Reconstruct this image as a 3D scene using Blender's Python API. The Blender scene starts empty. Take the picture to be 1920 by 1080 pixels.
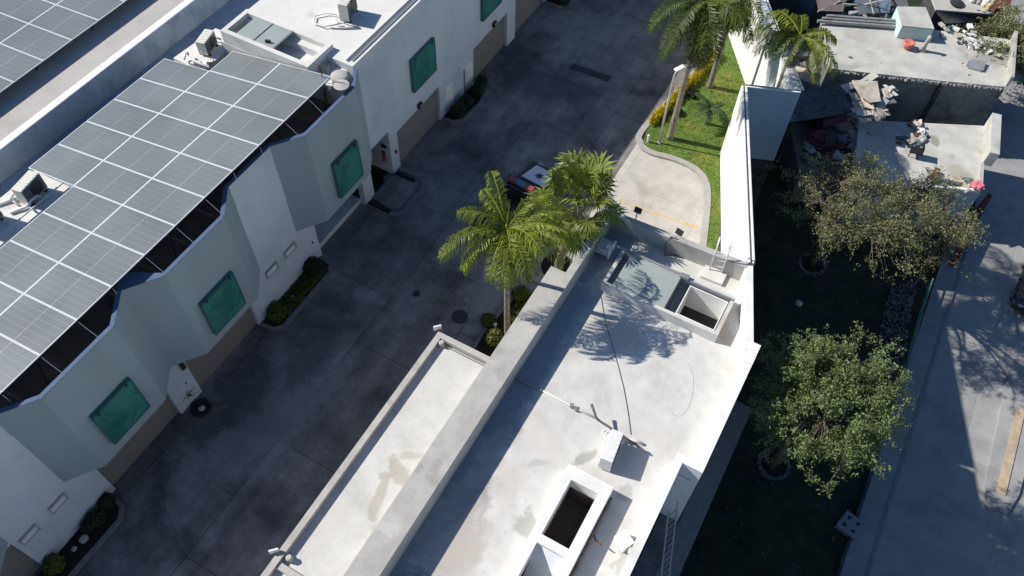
import bpy, bmesh, math, random
from mathutils import Vector, Matrix, noise
random.seed(7)
C = bpy.context.scene.collection
sc = bpy.context.scene
# ------------------------------------------------------------------ camera, world, sun, exposure
FPX, PITCH, ROLL, YU, CH = 1550.0, math.radians(54.8), math.radians(1.93), math.radians(62.26), 30.0
def _cam_axes():
    cp, sp = math.cos(PITCH), math.sin(PITCH)
    fw = Vector((0, cp, -sp)); rt = Vector((1, 0, 0)); up = rt.cross(fw)
    r = math.cos(ROLL)*rt + math.sin(ROLL)*up
    u = -math.sin(ROLL)*rt + math.cos(ROLL)*up
    U = Vector((math.cos(YU), math.sin(YU), 0)); V = Vector((math.sin(YU), -math.cos(YU), 0))
    f = lambda w: Vector((w.dot(V), w.dot(U), w.z))      # X runs across the street, Y up the street
    return f(r), f(u), f(fw)
CR, CU, CF = _cam_axes()
cam = bpy.data.objects.new('camera', bpy.data.cameras.new('camera')); C.objects.link(cam)
cam.matrix_world = Matrix(((CR.x, CU.x, -CF.x, 0), (CR.y, CU.y, -CF.y, 0), (CR.z, CU.z, -CF.z, CH), (0, 0, 0, 1)))
cam.data.sensor_width = 36; cam.data.lens = FPX/1920*36; cam.data.clip_end = 2000; cam.data.clip_start = 0.5
sc.camera = cam
SUN_EL = math.radians(39.7); SUN_D = Vector((-math.cos(SUN_EL)*.974, -math.cos(SUN_EL)*.225, math.sin(SUN_EL)))  # towards the sun
w = bpy.data.worlds.new('World'); sc.world = w; w.use_nodes = True
nt = w.node_tree; sky = nt.nodes.new('ShaderNodeTexSky'); sky.sky_type = 'NISHITA'; sky.sun_disc = False
sky.sun_elevation = SUN_EL; sky.sun_rotation = math.atan2(SUN_D.x, SUN_D.y) % (2*math.pi); sky.altitude = 500; sky.air_density = 1.0; sky.dust_density = .6; sky.ozone_density = 3.5
hs = nt.nodes.new('ShaderNodeHueSaturation'); hs.inputs['Saturation'].default_value = 1.08; nt.links.new(sky.outputs[0], hs.inputs['Color'])
nt.links.new(hs.outputs[0], nt.nodes['Background'].inputs[0]); nt.nodes['Background'].inputs[1].default_value = 0.085
sun = bpy.data.objects.new('sun', bpy.data.lights.new('sun', 'SUN')); C.objects.link(sun)
sun.data.energy = 4.7; sun.data.angle = math.radians(.53); sun.data.color = (1, .95, .86)
sun.rotation_euler = (-SUN_D).to_track_quat('-Z', 'Y').to_euler(); sun.location = SUN_D*60
sc.view_settings.view_transform = 'Standard'; sc.view_settings.look = 'None'; sc.view_settings.exposure = 0.28; sc.view_settings.gamma = 1

def P(px, py, z=0.0):            # the point of the place at height z seen at photo pixel px, py
    d = CR*((px-960)/FPX) - CU*((py-540)/FPX) + CF
    t = (z-CH)/d.z
    return Vector((d.x*t, d.y*t, z))
def PX(px, py, x):               # same on the plane X = x
    d = CR*((px-960)/FPX) - CU*((py-540)/FPX) + CF
    t = x/d.x
    return Vector((x, d.y*t, CH+d.z*t))
def PP(pts, z): return [P(a, b, z) for a, b in pts]
def R(a, b): return random.uniform(a, b)

# ------------------------------------------------------------------ materials
def mat(name, col, rough=.8, var=.12, scale=3.0, stain=None, stain_scale=.6, stain_lo=.52, stain_hi=.68, bump=0., metallic=0., spec=.3, island=0., fine=0., streak=False):
    m = bpy.data.materials.new(name); m.use_nodes = True; n = m.node_tree.nodes; l = m.node_tree.links
    b = n['Principled BSDF']; b.inputs['Roughness'].default_value = rough; b.inputs['Metallic'].default_value = metallic
    b.inputs['Specular IOR Level'].default_value = spec
    tc = n.new('ShaderNodeTexCoord')
    nz = n.new('ShaderNodeTexNoise'); nz.inputs['Scale'].default_value = scale; nz.inputs['Detail'].default_value = 8; nz.inputs['Roughness'].default_value = .65
    mp = n.new('ShaderNodeMapping'); l.new(tc.outputs['Object'], mp.inputs[0])
    if streak: mp.inputs['Scale'].default_value = (1, 1, .12)
    l.new(mp.outputs[0], nz.inputs[0])
    mr = n.new('ShaderNodeMapRange'); mr.inputs[1].default_value = .3; mr.inputs[2].default_value = .7; mr.inputs[3].default_value = 1-var; mr.inputs[4].default_value = 1+var
    l.new(nz.outputs[0], mr.inputs[0])
    base = n.new('ShaderNodeRGB'); base.outputs[0].default_value = (*col, 1); cur = base.outputs[0]
    if stain:
        ns = n.new('ShaderNodeTexNoise'); ns.inputs['Scale'].default_value = stain_scale; ns.inputs['Detail'].default_value = 6; ns.inputs['Roughness'].default_value = .6
        ns.inputs['Distortion'].default_value = .6; l.new(tc.outputs['Object'], ns.inputs[0])
        ms = n.new('ShaderNodeMapRange'); ms.inputs[1].default_value = stain_lo; ms.inputs[2].default_value = stain_hi; l.new(ns.outputs[0], ms.inputs[0])
        mx = n.new('ShaderNodeMixRGB'); l.new(ms.outputs[0], mx.inputs[0]); l.new(cur, mx.inputs[1]); mx.inputs[2].default_value = (*stain, 1); cur = mx.outputs[0]
    mu = n.new('ShaderNodeVectorMath'); mu.operation = 'SCALE'; l.new(cur, mu.inputs[0]); l.new(mr.outputs[0], mu.inputs['Scale']); cur = mu.outputs[0]
    if fine:
        nf = n.new('ShaderNodeTexNoise'); nf.inputs['Scale'].default_value = 28; nf.inputs['Detail'].default_value = 3; l.new(tc.outputs['Object'], nf.inputs[0])
        mf = n.new('ShaderNodeMapRange'); mf.inputs[1].default_value = .3; mf.inputs[2].default_value = .7; mf.inputs[3].default_value = 1-fine; mf.inputs[4].default_value = 1+fine; l.new(nf.outputs[0], mf.inputs[0])
        m2 = n.new('ShaderNodeVectorMath'); m2.operation = 'SCALE'; l.new(cur, m2.inputs[0]); l.new(mf.outputs[0], m2.inputs['Scale']); cur = m2.outputs[0]
    if island:
        g = n.new('ShaderNodeNewGeometry'); mi = n.new('ShaderNodeMapRange'); mi.inputs[3].default_value = 1-island; mi.inputs[4].default_value = 1+island
        l.new(g.outputs['Random Per Island'], mi.inputs[0])
        m3 = n.new('ShaderNodeVectorMath'); m3.operation = 'SCALE'; l.new(cur, m3.inputs[0]); l.new(mi.outputs[0], m3.inputs['Scale']); cur = m3.outputs[0]
    l.new(cur, b.inputs['Base Color'])
    if bump:
        bp = n.new('ShaderNodeBump'); bp.inputs['Strength'].default_value = bump; bp.inputs['Distance'].default_value = .03
        l.new(nz.outputs[0], bp.inputs['Height']); l.new(bp.outputs[0], b.inputs['Normal'])
    m['_out'] = 0
    return m
def leafmat(name, col, col2, trans=.35, island=.45):
    m = bpy.data.materials.new(name); m.use_nodes = True; n = m.node_tree.nodes; l = m.node_tree.links
    b = n['Principled BSDF']; b.inputs['Roughness'].default_value = .5; b.inputs['Specular IOR Level'].default_value = .35
    g = n.new('ShaderNodeNewGeometry'); mx = n.new('ShaderNodeMixRGB'); mx.inputs[1].default_value = (*col, 1); mx.inputs[2].default_value = (*col2, 1)
    l.new(g.outputs['Random Per Island'], mx.inputs[0])
    tc = n.new('ShaderNodeTexCoord'); nz = n.new('ShaderNodeTexNoise'); nz.inputs['Scale'].default_value = 1.3; nz.inputs['Detail'].default_value = 4; l.new(tc.outputs['Object'], nz.inputs[0])
    mr = n.new('ShaderNodeMapRange'); mr.inputs[1].default_value = .3; mr.inputs[2].default_value = .7; mr.inputs[3].default_value = 1-island; mr.inputs[4].default_value = 1+island; l.new(nz.outputs[0], mr.inputs[0])
    mu = n.new('ShaderNodeVectorMath'); mu.operation = 'SCALE'; l.new(mx.outputs[0], mu.inputs[0]); l.new(mr.outputs[0], mu.inputs['Scale'])
    l.new(mu.outputs[0], b.inputs['Base Color'])
    tr = n.new('ShaderNodeBsdfTranslucent'); l.new(mu.outputs[0], tr.inputs[0])
    ms = n.new('ShaderNodeMixShader'); ms.inputs[0].default_value = trans
    l.new(b.outputs[0], ms.inputs[1]); l.new(tr.outputs[0], ms.inputs[2]); l.new(ms.outputs[0], n['Material Output'].inputs[0])
    return m
def slabs(m, sx, sy, mortar, dark, rot=0., jitter=.08, upright=False):      # joints of concrete slabs over an existing material
    n = m.node_tree.nodes; l = m.node_tree.links; b = n['Principled BSDF']; src = b.inputs['Base Color'].links[0].from_socket
    tc = n.new('ShaderNodeTexCoord'); mp = n.new('ShaderNodeMapping'); mp.inputs['Rotation'].default_value = (math.pi/2, 0, 0) if upright else (0, 0, rot); l.new(tc.outputs['Object'], mp.inputs[0])
    br = n.new('ShaderNodeTexBrick'); br.inputs['Scale'].default_value = 1; br.inputs['Brick Width'].default_value = sx; br.inputs['Row Height'].default_value = sy
    br.inputs['Mortar Size'].default_value = mortar; br.inputs['Mortar Smooth'].default_value = .3
    br.inputs['Color1'].default_value = (1-jitter,)*3+(1,); br.inputs['Color2'].default_value = (1+jitter,)*3+(1,); br.inputs['Mortar'].default_value = (dark,)*3+(1,)
    l.new(mp.outputs[0], br.inputs[0])
    mx = n.new('ShaderNodeMixRGB'); mx.blend_type = 'MULTIPLY'; mx.inputs[0].default_value = 1; l.new(src, mx.inputs[1]); l.new(br.outputs[0], mx.inputs[2]); l.new(mx.outputs[0], b.inputs['Base Color'])
    return m
def addstains_shade(m, caps):      # stains and painted shade: (x0, y0, x1, y1, radius, colour, strength) soft edged and ragged
    n = m.node_tree.nodes; l = m.node_tree.links; b = n['Principled BSDF']; cur = b.inputs['Base Color'].links[0].from_socket
    tc = n.new('ShaderNodeTexCoord'); nz = n.new('ShaderNodeTexNoise'); nz.inputs['Scale'].default_value = 2.2; nz.inputs['Detail'].default_value = 10; nz.inputs['Roughness'].default_value = .68; l.new(tc.outputs['Object'], nz.inputs[0])
    nw = n.new('ShaderNodeTexNoise'); nw.inputs['Scale'].default_value = 1.1; nw.inputs['Detail'].default_value = 6; l.new(tc.outputs['Object'], nw.inputs[0])
    wv = n.new('ShaderNodeVectorMath'); wv.operation = 'MULTIPLY_ADD'; l.new(nw.outputs['Color'], wv.inputs[0]); wv.inputs[1].default_value = (.75,.75,0); wv2 = n.new('ShaderNodeVectorMath'); wv2.operation = 'ADD'
    l.new(tc.outputs['Object'], wv2.inputs[0]); wv2.inputs[1].default_value = (-.375,-.375,0); l.new(wv2.outputs[0], wv.inputs[2])
    for x0, y0, x1, y1, r, col, st in caps:
        c = Vector(((x0+x1)/2, (y0+y1)/2, 0)); L = max(.01, math.hypot(x1-x0, y1-y0)/2+r)
        mp = n.new('ShaderNodeMapping'); mp.vector_type = 'TEXTURE'; mp.inputs['Location'].default_value = c; mp.inputs['Rotation'].default_value = (0, 0, math.atan2(y1-y0, x1-x0)); mp.inputs['Scale'].default_value = (L, r, 1e5)
        l.new(wv.outputs[0], mp.inputs[0]); ln = n.new('ShaderNodeVectorMath'); ln.operation = 'LENGTH'; l.new(mp.outputs[0], ln.inputs[0])
        ad = n.new('ShaderNodeMath'); ad.operation = 'MULTIPLY_ADD'; l.new(nz.outputs[0], ad.inputs[0]); ad.inputs[1].default_value = -2.0; l.new(ln.outputs['Value'], ad.inputs[2])
        mr = n.new('ShaderNodeMapRange'); l.new(ad.outputs[0], mr.inputs[0]); mr.inputs[1].default_value = .06; mr.inputs[2].default_value = -.34; mr.inputs[3].default_value = 0; mr.inputs[4].default_value = st
        mx = n.new('ShaderNodeMixRGB'); l.new(mr.outputs[0], mx.inputs[0]); l.new(cur, mx.inputs[1]); mx.inputs[2].default_value = (*col, 1); cur = mx.outputs[0]
    l.new(cur, b.inputs['Base Color']); return m
def px_caps(z, L): 
    out = []
    for a, b, c, d, r, col, st in L:
        p, q = P(a, b, z), P(c, d, z); out.append((p.x, p.y, q.x, q.y, r, col, st))
    return out
M = {}
def tracks(m):        # brushed tyre marks running along the street and a coarse grain
    n = m.node_tree.nodes; l = m.node_tree.links; b = n['Principled BSDF']; cur = b.inputs['Base Color'].links[0].from_socket; tc = n.new('ShaderNodeTexCoord')
    for sc3, lo, hi, det in (((1.6, .10, 1), .82, 1.16, 5), ((.45, .05, 1), .86, 1.12, 3), ((9, 9, 1), .86, 1.14, 4), ((40, 40, 1), .86, 1.14, 2)):
        mp = n.new('ShaderNodeMapping'); mp.inputs['Scale'].default_value = sc3; mp.inputs['Rotation'].default_value = (0, 0, .05); l.new(tc.outputs['Object'], mp.inputs[0])
        nz = n.new('ShaderNodeTexNoise'); nz.inputs['Scale'].default_value = 1; nz.inputs['Detail'].default_value = det; nz.inputs['Distortion'].default_value = .4; l.new(mp.outputs[0], nz.inputs[0])
        mr = n.new('ShaderNodeMapRange'); mr.inputs[1].default_value = .3; mr.inputs[2].default_value = .7; mr.inputs[3].default_value = lo; mr.inputs[4].default_value = hi; l.new(nz.outputs[0], mr.inputs[0])
        mu = n.new('ShaderNodeVectorMath'); mu.operation = 'SCALE'; l.new(cur, mu.inputs[0]); l.new(mr.outputs[0], mu.inputs['Scale']); cur = mu.outputs[0]
    l.new(cur, b.inputs['Base Color']); return m
M['drive'] = tracks(slabs(mat('dark_stained_concrete', (.235, .222, .215), .85, .28, 1.3, (.105, .10, .104), .26, .44, .62, .12, fine=.14), 5.2, 3.55, .018, .42, math.pi/2, .15))
M['pad'] = slabs(mat('sun_patch_concrete', (.50, .475, .44), .85, .14, 1.6, (.40, .375, .34), .5, .5, .7, .1, fine=.06), 6, 4.2, .012, .7, math.pi/2)  # paler than the driveway, sunlight painted into the concrete colour
M['kerb'] = mat('kerb_concrete', (.36, .345, .325), .85, .14, 4, fine=.08)
M['darkkerb'] = mat('grey_kerb_concrete', (.19, .185, .19), .85, .18, 4, fine=.08)
M['white'] = mat('white_render', (.65, .67, .69), .85, .08, .8, (.49, .525, .56), .35, .5, .75, fine=.02, streak=True)
M['greygreen'] = mat('grey_green_render', (.345, .40, .41), .85, .08, .7, fine=.02, streak=True)
M['bluerim'] = mat('blue_roof_coating', (.085, .13, .22), .7, .15, 3)
M['roofwhite'] = mat('white_roof_coating', (.66, .65, .625), .85, .07, 1.3, (.50, .46, .41), .55, .56, .74, .08, fine=.05)
M['roofcream'] = mat('cream_roof_coating', (.585, .575, .555), .85, .11, 1.7, (.47, .46, .435), .55, .50, .74, .08, fine=.05)
M['parapet'] = mat('weathered_grey_coping', (.44, .425, .40), .85, .12, 1.8, (.31, .30, .28), .8, .54, .7, fine=.07)
M['brightwhite'] = mat('bright_white_paint', (.78, .775, .755), .8, .06, 2, (.66, .645, .61), .7, .54, .72, streak=True)
M['shadedroof'] = mat('blue_shaded_roof', (.30, .36, .45), .8, .12, 1.2, (.19, .25, .35), .5, .5, .7, fine=.05)  # blue of the wall's shade put into the roof colour
M['shadedwhite'] = mat('shaded_white_render', (.36, .44, .52), .85, .06, .8, fine=.02, streak=True)  # white wall with its blue shade mixed into the colour
M['warmwall'] = mat('pinkish_grey_render', (.44, .42, .40), .85, .1, .9, fine=.03, streak=True)
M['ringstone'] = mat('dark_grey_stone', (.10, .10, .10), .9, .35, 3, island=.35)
M['oldwall'] = mat('weathered_shaded_wall', (.36, .41, .45), .85, .22, 1.2, (.22, .27, .31), .7, .48, .68, fine=.08, streak=True)  # blue tone stands in for shade on the weathered wall face
M['tanroof'] = mat('tan_grey_floor', (.52, .47, .43), .85, .08, 1.2, fine=.04)
M['darkroof'] = mat('dark_roof_felt', (.15, .13, .125), .9, .25, 1.5)
M['door'] = mat('tan_garage_door', (.245, .225, .20), .6, .05, 2)
M['darkdoor'] = mat('dark_interior', (.03, .032, .035), .9, .1, 2)
M['glass'] = mat('green_window_film', (.055, .225, .18), .10, .20, .8, (.032, .155, .128), .9, .45, .6, spec=.6)
M['glassframe'] = mat('green_acrylic_edge', (.04, .135, .12), .3, .1, 3, spec=.5)
M['whitemetal'] = mat('white_painted_metal', (.74, .74, .72), .45, .05, 5)
M['cream'] = mat('cream_plastic', (.64, .62, .55), .5, .06, 5)
M['darkmetal'] = mat('dark_metal', (.035, .035, .04), .5, .2, 5)
M['greymetal'] = mat('grey_galvanised_metal', (.33, .34, .35), .45, .15, 6, metallic=.4)
M['lampgrey'] = mat('light_grey_paint', (.48, .48, .48), .5, .06, 5)
M['frosted'] = mat('frosted_skylight_sheet', (.33, .37, .355), .35, .06, 1.5, spec=.5)
M['darkvoid'] = mat('brown_shaft_floor', (.10, .082, .072), .9, .12, 2)
M['soil'] = mat('dark_soil', (.022, .019, .017), .95, .3, 4)
M['grass'] = mat('lawn_turf', (.105, .17, .03), .9, .2, 2.2, (.20, .19, .035), .55, .5, .75, .1, fine=.28)
M['blades'] = leafmat('grass_blades', (.10, .15, .028), (.17, .19, .035), .25, .3)
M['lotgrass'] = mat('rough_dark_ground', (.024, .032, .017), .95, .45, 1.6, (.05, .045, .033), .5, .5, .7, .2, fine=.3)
M['street'] = slabs(mat('street_concrete', (.30, .30, .30), .85, .14, 1.3, (.22, .22, .225), .35, .5, .7, .1, fine=.08), 5, 3.8, .012, .65, math.pi/2)
M['sidewalk'] = slabs(mat('sidewalk_concrete', (.25, .25, .255), .85, .12, 2, fine=.08), 2.0, 3, .012, .7, math.pi/2)
M['stonewall'] = mat('dark_stone_wall', (.060, .060, .064), .9, .35, 2.5, (.03, .03, .033), 1.5, .5, .6, .4, fine=.2)
M['blockwall'] = slabs(mat('grey_block_wall', (.20, .205, .20), .9, .22, 1.5, (.10, .105, .105), .9, .48, .66, fine=.1), .42, .21, .014, .75, upright=True)
M['houseplaster'] = mat('pale_blue_plaster', (.40, .46, .50), .9, .1, 1.2, (.3, .35, .4), .7, .5, .7, fine=.05)
M['slabroof'] = mat('worn_concrete_roof', (.49, .485, .455), .9, .16, 1.1, (.33, .32, .295), .42, .55, .72, .1, fine=.07)
M['mint'] = mat('mint_plaster', (.55, .70, .66), .85, .06, 2)
M['rust'] = mat('rusty_brown', (.16, .075, .04), .85, .35, 6, (.07, .035, .02), 3, .45, .6)
M['oldsteel'] = mat('old_grey_steel', (.16, .145, .135), .7, .3, 6, (.11, .075, .05), 3, .5, .65)
M['redpaint'] = mat('red_paint', (.42, .03, .045), .45, .1, 5)
M['terracotta'] = mat('terracotta_clay', (.58, .19, .13), .7, .1, 5)
M['pink'] = mat('pink_cloth', (.65, .19, .24), .8, .12, 5)
M['redwall'] = mat('dull_red_render', (.16, .05, .045), .9, .2, 3)
M['bluebarrel'] = mat('blue_plastic', (.10, .17, .23), .5, .08, 4)
M['tin'] = mat('corrugated_tin_sheet', (.30, .31, .31), .5, .2, 2.5, (.2, .16, .13), .9, .55, .7, metallic=.2)
M['darktin'] = mat('weathered_tin_sheet', (.13, .155, .18), .6, .3, 2.5, (.07, .07, .075), 1.2, .48, .62, metallic=.1)
M['cardboard'] = mat('beige_board', (.50, .45, .38), .85, .18, 5, (.34, .25, .20), 2, .5, .7)
M['bluecloth'] = mat('faded_blue_tarp', (.13, .18, .24), .8, .2, 4)
M['darkred'] = mat('maroon_cloth', (.11, .03, .045), .85, .25, 5)
M['black'] = mat('black_rubber', (.014, .014, .015), .7, .2, 5)
M['carblack'] = mat('black_car_paint', (.016, .018, .022), .22, .1, 2, spec=.6)
M['carwhite'] = mat('white_car_paint', (.72, .74, .77), .25, .03, 2, spec=.5)
M['carglass'] = mat('dark_car_glass', (.012, .014, .018), .08, .05, 2, spec=.8)
M['emblem'] = mat('navy_decal', (.05, .075, .12), .4, .05, 2)
M['bluelens'] = mat('blue_lens', (.10, .20, .32), .25, .1, 4, spec=.6)
M['redlens'] = mat('red_lens', (.34, .075, .06), .25, .1, 4, spec=.6)
M['silver'] = mat('chrome_trim', (.6, .6, .62), .25, .05, 4, metallic=.9)
M['yellow'] = mat('worn_yellow_paint', (.58, .38, .08), .8, .18, 6, (.52, .45, .36), 3.0, .42, .58)
M['ochre'] = mat('worn_ochre_paint', (.46, .36, .24), .85, .2, 3, (.36, .31, .26), 1.2, .45, .65)
M['bark'] = mat('grey_bark', (.13, .105, .085), .9, .3, 9, bump=.4)
M['palmbark'] = mat('ringed_palm_bark', (.27, .235, .20), .9, .2, 8, (.16, .13, .11), 5, .5, .6, .3)
M['mesq'] = leafmat('mesquite_leaves', (.12, .172, .065), (.225, .28, .11), .3, .28)
M['mesq2'] = leafmat('thin_mesquite_leaves', (.16, .18, .08), (.28, .29, .135), .3, .28)
M['palm'] = leafmat('feather_palm_leaflets', (.15, .205, .016), (.31, .36, .045), .35, .3)
M['palmdark'] = leafmat('dark_palm_leaflets', (.065, .105, .018), (.13, .17, .03), .3, .35)
M['fan'] = leafmat('fan_palm_blades', (.105, .155, .025), (.25, .29, .065), .3, .3)
M['drypalm'] = leafmat('dry_palm_leaf', (.20, .13, .07), (.33, .22, .13), .2, .3)
M['cycad'] = leafmat('grey_green_fronds', (.07, .125, .045), (.11, .17, .065), .3, .3)
M['bush'] = leafmat('dark_bush_leaves', (.016, .026, .010), (.04, .052, .016), .2, .4)
M['ball'] = leafmat('olive_bush_leaves', (.07, .085, .012), (.11, .12, .016), .2, .3)
M['cover'] = leafmat('olive_ground_cover', (.055, .07, .010), (.10, .11, .014), .2, .35)
M['croton'] = leafmat('yellow_croton_leaves', (.46, .38, .004), (.62, .52, .008), .3, .3)
M['rubble'] = mat('grey_rubble', (.13, .12, .125), .95, .4, 6, (.06, .06, .06), 3, .5, .6, island=.4)
M['greenrail'] = mat('faded_green_paint', (.08, .20, .15), .6, .2, 3)
M['lidgrey'] = mat('grey_concrete_lid', (.22, .23, .24), .85, .12, 4, fine=.08)
M['iron'] = mat('cast_iron', (.05, .05, .055), .6, .2, 8)
M['stainbrown'] = mat('damp_brown_stain', (.40, .345, .29), .9, .2, 5, (.50, .46, .41), 2.5, .48, .62)
M['staindark'] = mat('damp_grey_stain', (.44, .41, .375), .9, .2, 4, (.58, .55, .51), 1.8, .45, .6)
M['brick'] = slabs(mat('dark_red_brick', (.13, .05, .04), .9, .25, 4), .3, .12, .02, .6, upright=True)
addstains_shade(M['slabroof'], px_caps(-1.9, [(1850,108,1885,105,.9,(.30,.29,.27),.85),(1700,120,1720,130,.4,(.42,.41,.39),.5),(1600,60,1650,75,.8,(.47,.45,.41),.5)])+px_caps(-3.3, [(1750,260,1757,270,.3,(.25,.23,.21),.8),(1790,320,1810,330,.6,(.36,.33,.27),.7)]))
BR, GR, DK = (.38,.34,.295), (.36,.35,.33), (.27,.255,.24)
WET_SHADE = (.11,.125,.145)  # gutter mould and coping wall shade painted as one tone
addstains_shade(M['roofcream'], [(-6.6,14,-6.2,18.5,1.0,(.30,.34,.39),.7),(-6.5,9.5,-6.2,11.5,.95,WET_SHADE,.85),(-6.6,6.5,-6.1,8.8,1.1,WET_SHADE,.9),(-6.5,12.2,-6.3,13.5,.8,(.24,.27,.31),.8),(-6.3,3,-5.8,5,1.2,WET_SHADE,.9),(-6.5,19,-6.0,20.8,1.0,(.25,.28,.32),.7),(-6.4,2,-6.4,20.5,.85,(.25,.29,.34),.8)]+px_caps(3.72, [(1080,868,1112,848,.22,GR,.9),(985,965,985,1000,.35,GR,.8),(955,875,948,935,.45,(.54,.49,.43),.5),(890,985,830,1080,.8,(.46,.42,.385),.85),(1172,922,1170,925,.3,GR,.6),(1168,1040,1160,1070,.28,GR,.7),(1035,870,980,872,.15,GR,.5),(1120,600,1180,640,.7,(.56,.51,.45),.6),(1230,800,1260,860,.5,(.58,.55,.51),.5),(1000,800,1040,860,.6,(.59,.55,.51),.5),(790,1050,900,900,.8,(.45,.42,.39),.5),(890,900,960,800,.5,(.48,.45,.42),.5),(1350,600,1360,640,.3,(.5,.4,.3),.6)])  # first bluish marks deepen the coping wall's shade over real mould
  + px_caps(3.38, [(731,868,692,990,.22,BR,.6),(738,872,756,896,.34,BR,.62),(750,856,788,852,.18,BR,.5),(800,690,760,760,.4,(.56,.53,.50),.4),(640,950,590,1020,.5,(.57,.53,.48),.4)]))
addstains_shade(M['parapet'], px_caps(4.7, [(720,985,735,990,.3,(.56,.55,.53),.6),(900,770,860,820,.3,(.36,.35,.33),.5),(760,1000,690,1080,.4,(.36,.35,.33),.5),(1000,600,960,640,.4,(.52,.5,.47),.5)]))
addstains_shade(M['drive'], px_caps(0, [(560,720,430,830,2.2,(.30,.285,.285),.55),(470,700,440,760,1.2,(.075,.075,.082),.7),(340,800,420,780,.9,(.07,.07,.075),.6),(600,640,560,700,1.0,(.08,.08,.085),.6),(960,150,1080,170,1.3,(.085,.085,.09),.6),(1050,40,1180,60,1.6,(.30,.285,.285),.5),(900,560,950,500,1.0,(.32,.31,.30),.6),(760,900,840,800,1.2,(.075,.075,.085),.5)]))
# solar cells: object-space lines are part of the product, drawn by the panel's own coordinates
def panelmat():
    m = bpy.data.materials.new('solar_cells'); m.use_nodes = True; n = m.node_tree.nodes; l = m.node_tree.links
    b = n['Principled BSDF']; b.inputs['Roughness'].default_value = .3; b.inputs['Specular IOR Level'].default_value = .5
    at = n.new('ShaderNodeUVMap'); sp = n.new('ShaderNodeSeparateXYZ'); l.new(at.outputs[0], sp.inputs[0])
    def tri(sock, k, wd):
        a = n.new('ShaderNodeMath'); a.operation = 'MULTIPLY'; l.new(sock, a.inputs[0]); a.inputs[1].default_value = k
        f = n.new('ShaderNodeMath'); f.operation = 'FRACT'; l.new(a.outputs[0], f.inputs[0])
        s = n.new('ShaderNodeMath'); s.operation = 'SUBTRACT'; l.new(f.outputs[0], s.inputs[0]); s.inputs[1].default_value = .5
        ab = n.new('ShaderNodeMath'); ab.operation = 'ABSOLUTE'; l.new(s.outputs[0], ab.inputs[0])
        g = n.new('ShaderNodeMapRange'); l.new(ab.outputs[0], g.inputs[0]); g.inputs[1].default_value = .5-wd; g.inputs[2].default_value = .5
        return g.outputs[0]
    y = tri(sp.outputs[1], 6, .05); x = tri(sp.outputs[0], 22, .12); x2 = tri(sp.outputs[0], 2, .006)
    mxm = n.new('ShaderNodeMath'); mxm.operation = 'MULTIPLY'; l.new(x, mxm.inputs[0]); mxm.inputs[1].default_value = .35
    a1 = n.new('ShaderNodeMath'); a1.operation = 'MULTIPLY_ADD'; l.new(y, a1.inputs[0]); a1.inputs[1].default_value = .55; l.new(mxm.outputs[0], a1.inputs[2])
    mx = n.new('ShaderNodeMixRGB'); mx.inputs[2].default_value = (.36, .37, .38, 1)
    oi = n.new('ShaderNodeObjectInfo'); tc = n.new('ShaderNodeTexCoord')
    nz = n.new('ShaderNodeTexNoise'); nz.inputs['Scale'].default_value = .5; nz.inputs['Detail'].default_value = 5; l.new(tc.outputs['Object'], nz.inputs[0])
    mr = n.new('ShaderNodeMapRange'); mr.inputs[1].default_value = .3; mr.inputs[2].default_value = .7; mr.inputs[3].default_value = .85; mr.inputs[4].default_value = 1.15; l.new(nz.outputs[0], mr.inputs[0])
    ro = n.new('ShaderNodeMapRange'); ro.inputs[3].default_value = .94; ro.inputs[4].default_value = 1.06; l.new(oi.outputs['Random'], ro.inputs[0])
    mm = n.new('ShaderNodeMath'); mm.operation = 'MULTIPLY'; l.new(mr.outputs[0], mm.inputs[0]); l.new(ro.outputs[0], mm.inputs[1])
    rgb = n.new('ShaderNodeRGB'); rgb.outputs[0].default_value = (.155, .172, .176, 1)  # grey of reflected sky and dust put into the cell colour
    sc_ = n.new('ShaderNodeVectorMath'); sc_.operation = 'SCALE'; l.new(rgb.outputs[0], sc_.inputs[0]); l.new(mm.outputs[0], sc_.inputs['Scale'])
    l.new(a1.outputs[0], mx.inputs[0]); l.new(sc_.outputs[0], mx.inputs[1])
    m3 = n.new('ShaderNodeMixRGB'); m3.inputs[2].default_value = (.75, .76, .77, 1); l.new(x2, m3.inputs[0]); l.new(mx.outputs[0], m3.inputs[1])
    l.new(m3.outputs[0], b.inputs['Base Color'])
    return m
M['cells'] = panelmat()
M['panelframe'] = mat('white_aluminium', (.66, .67, .69), .4, .03, 5)

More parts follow.
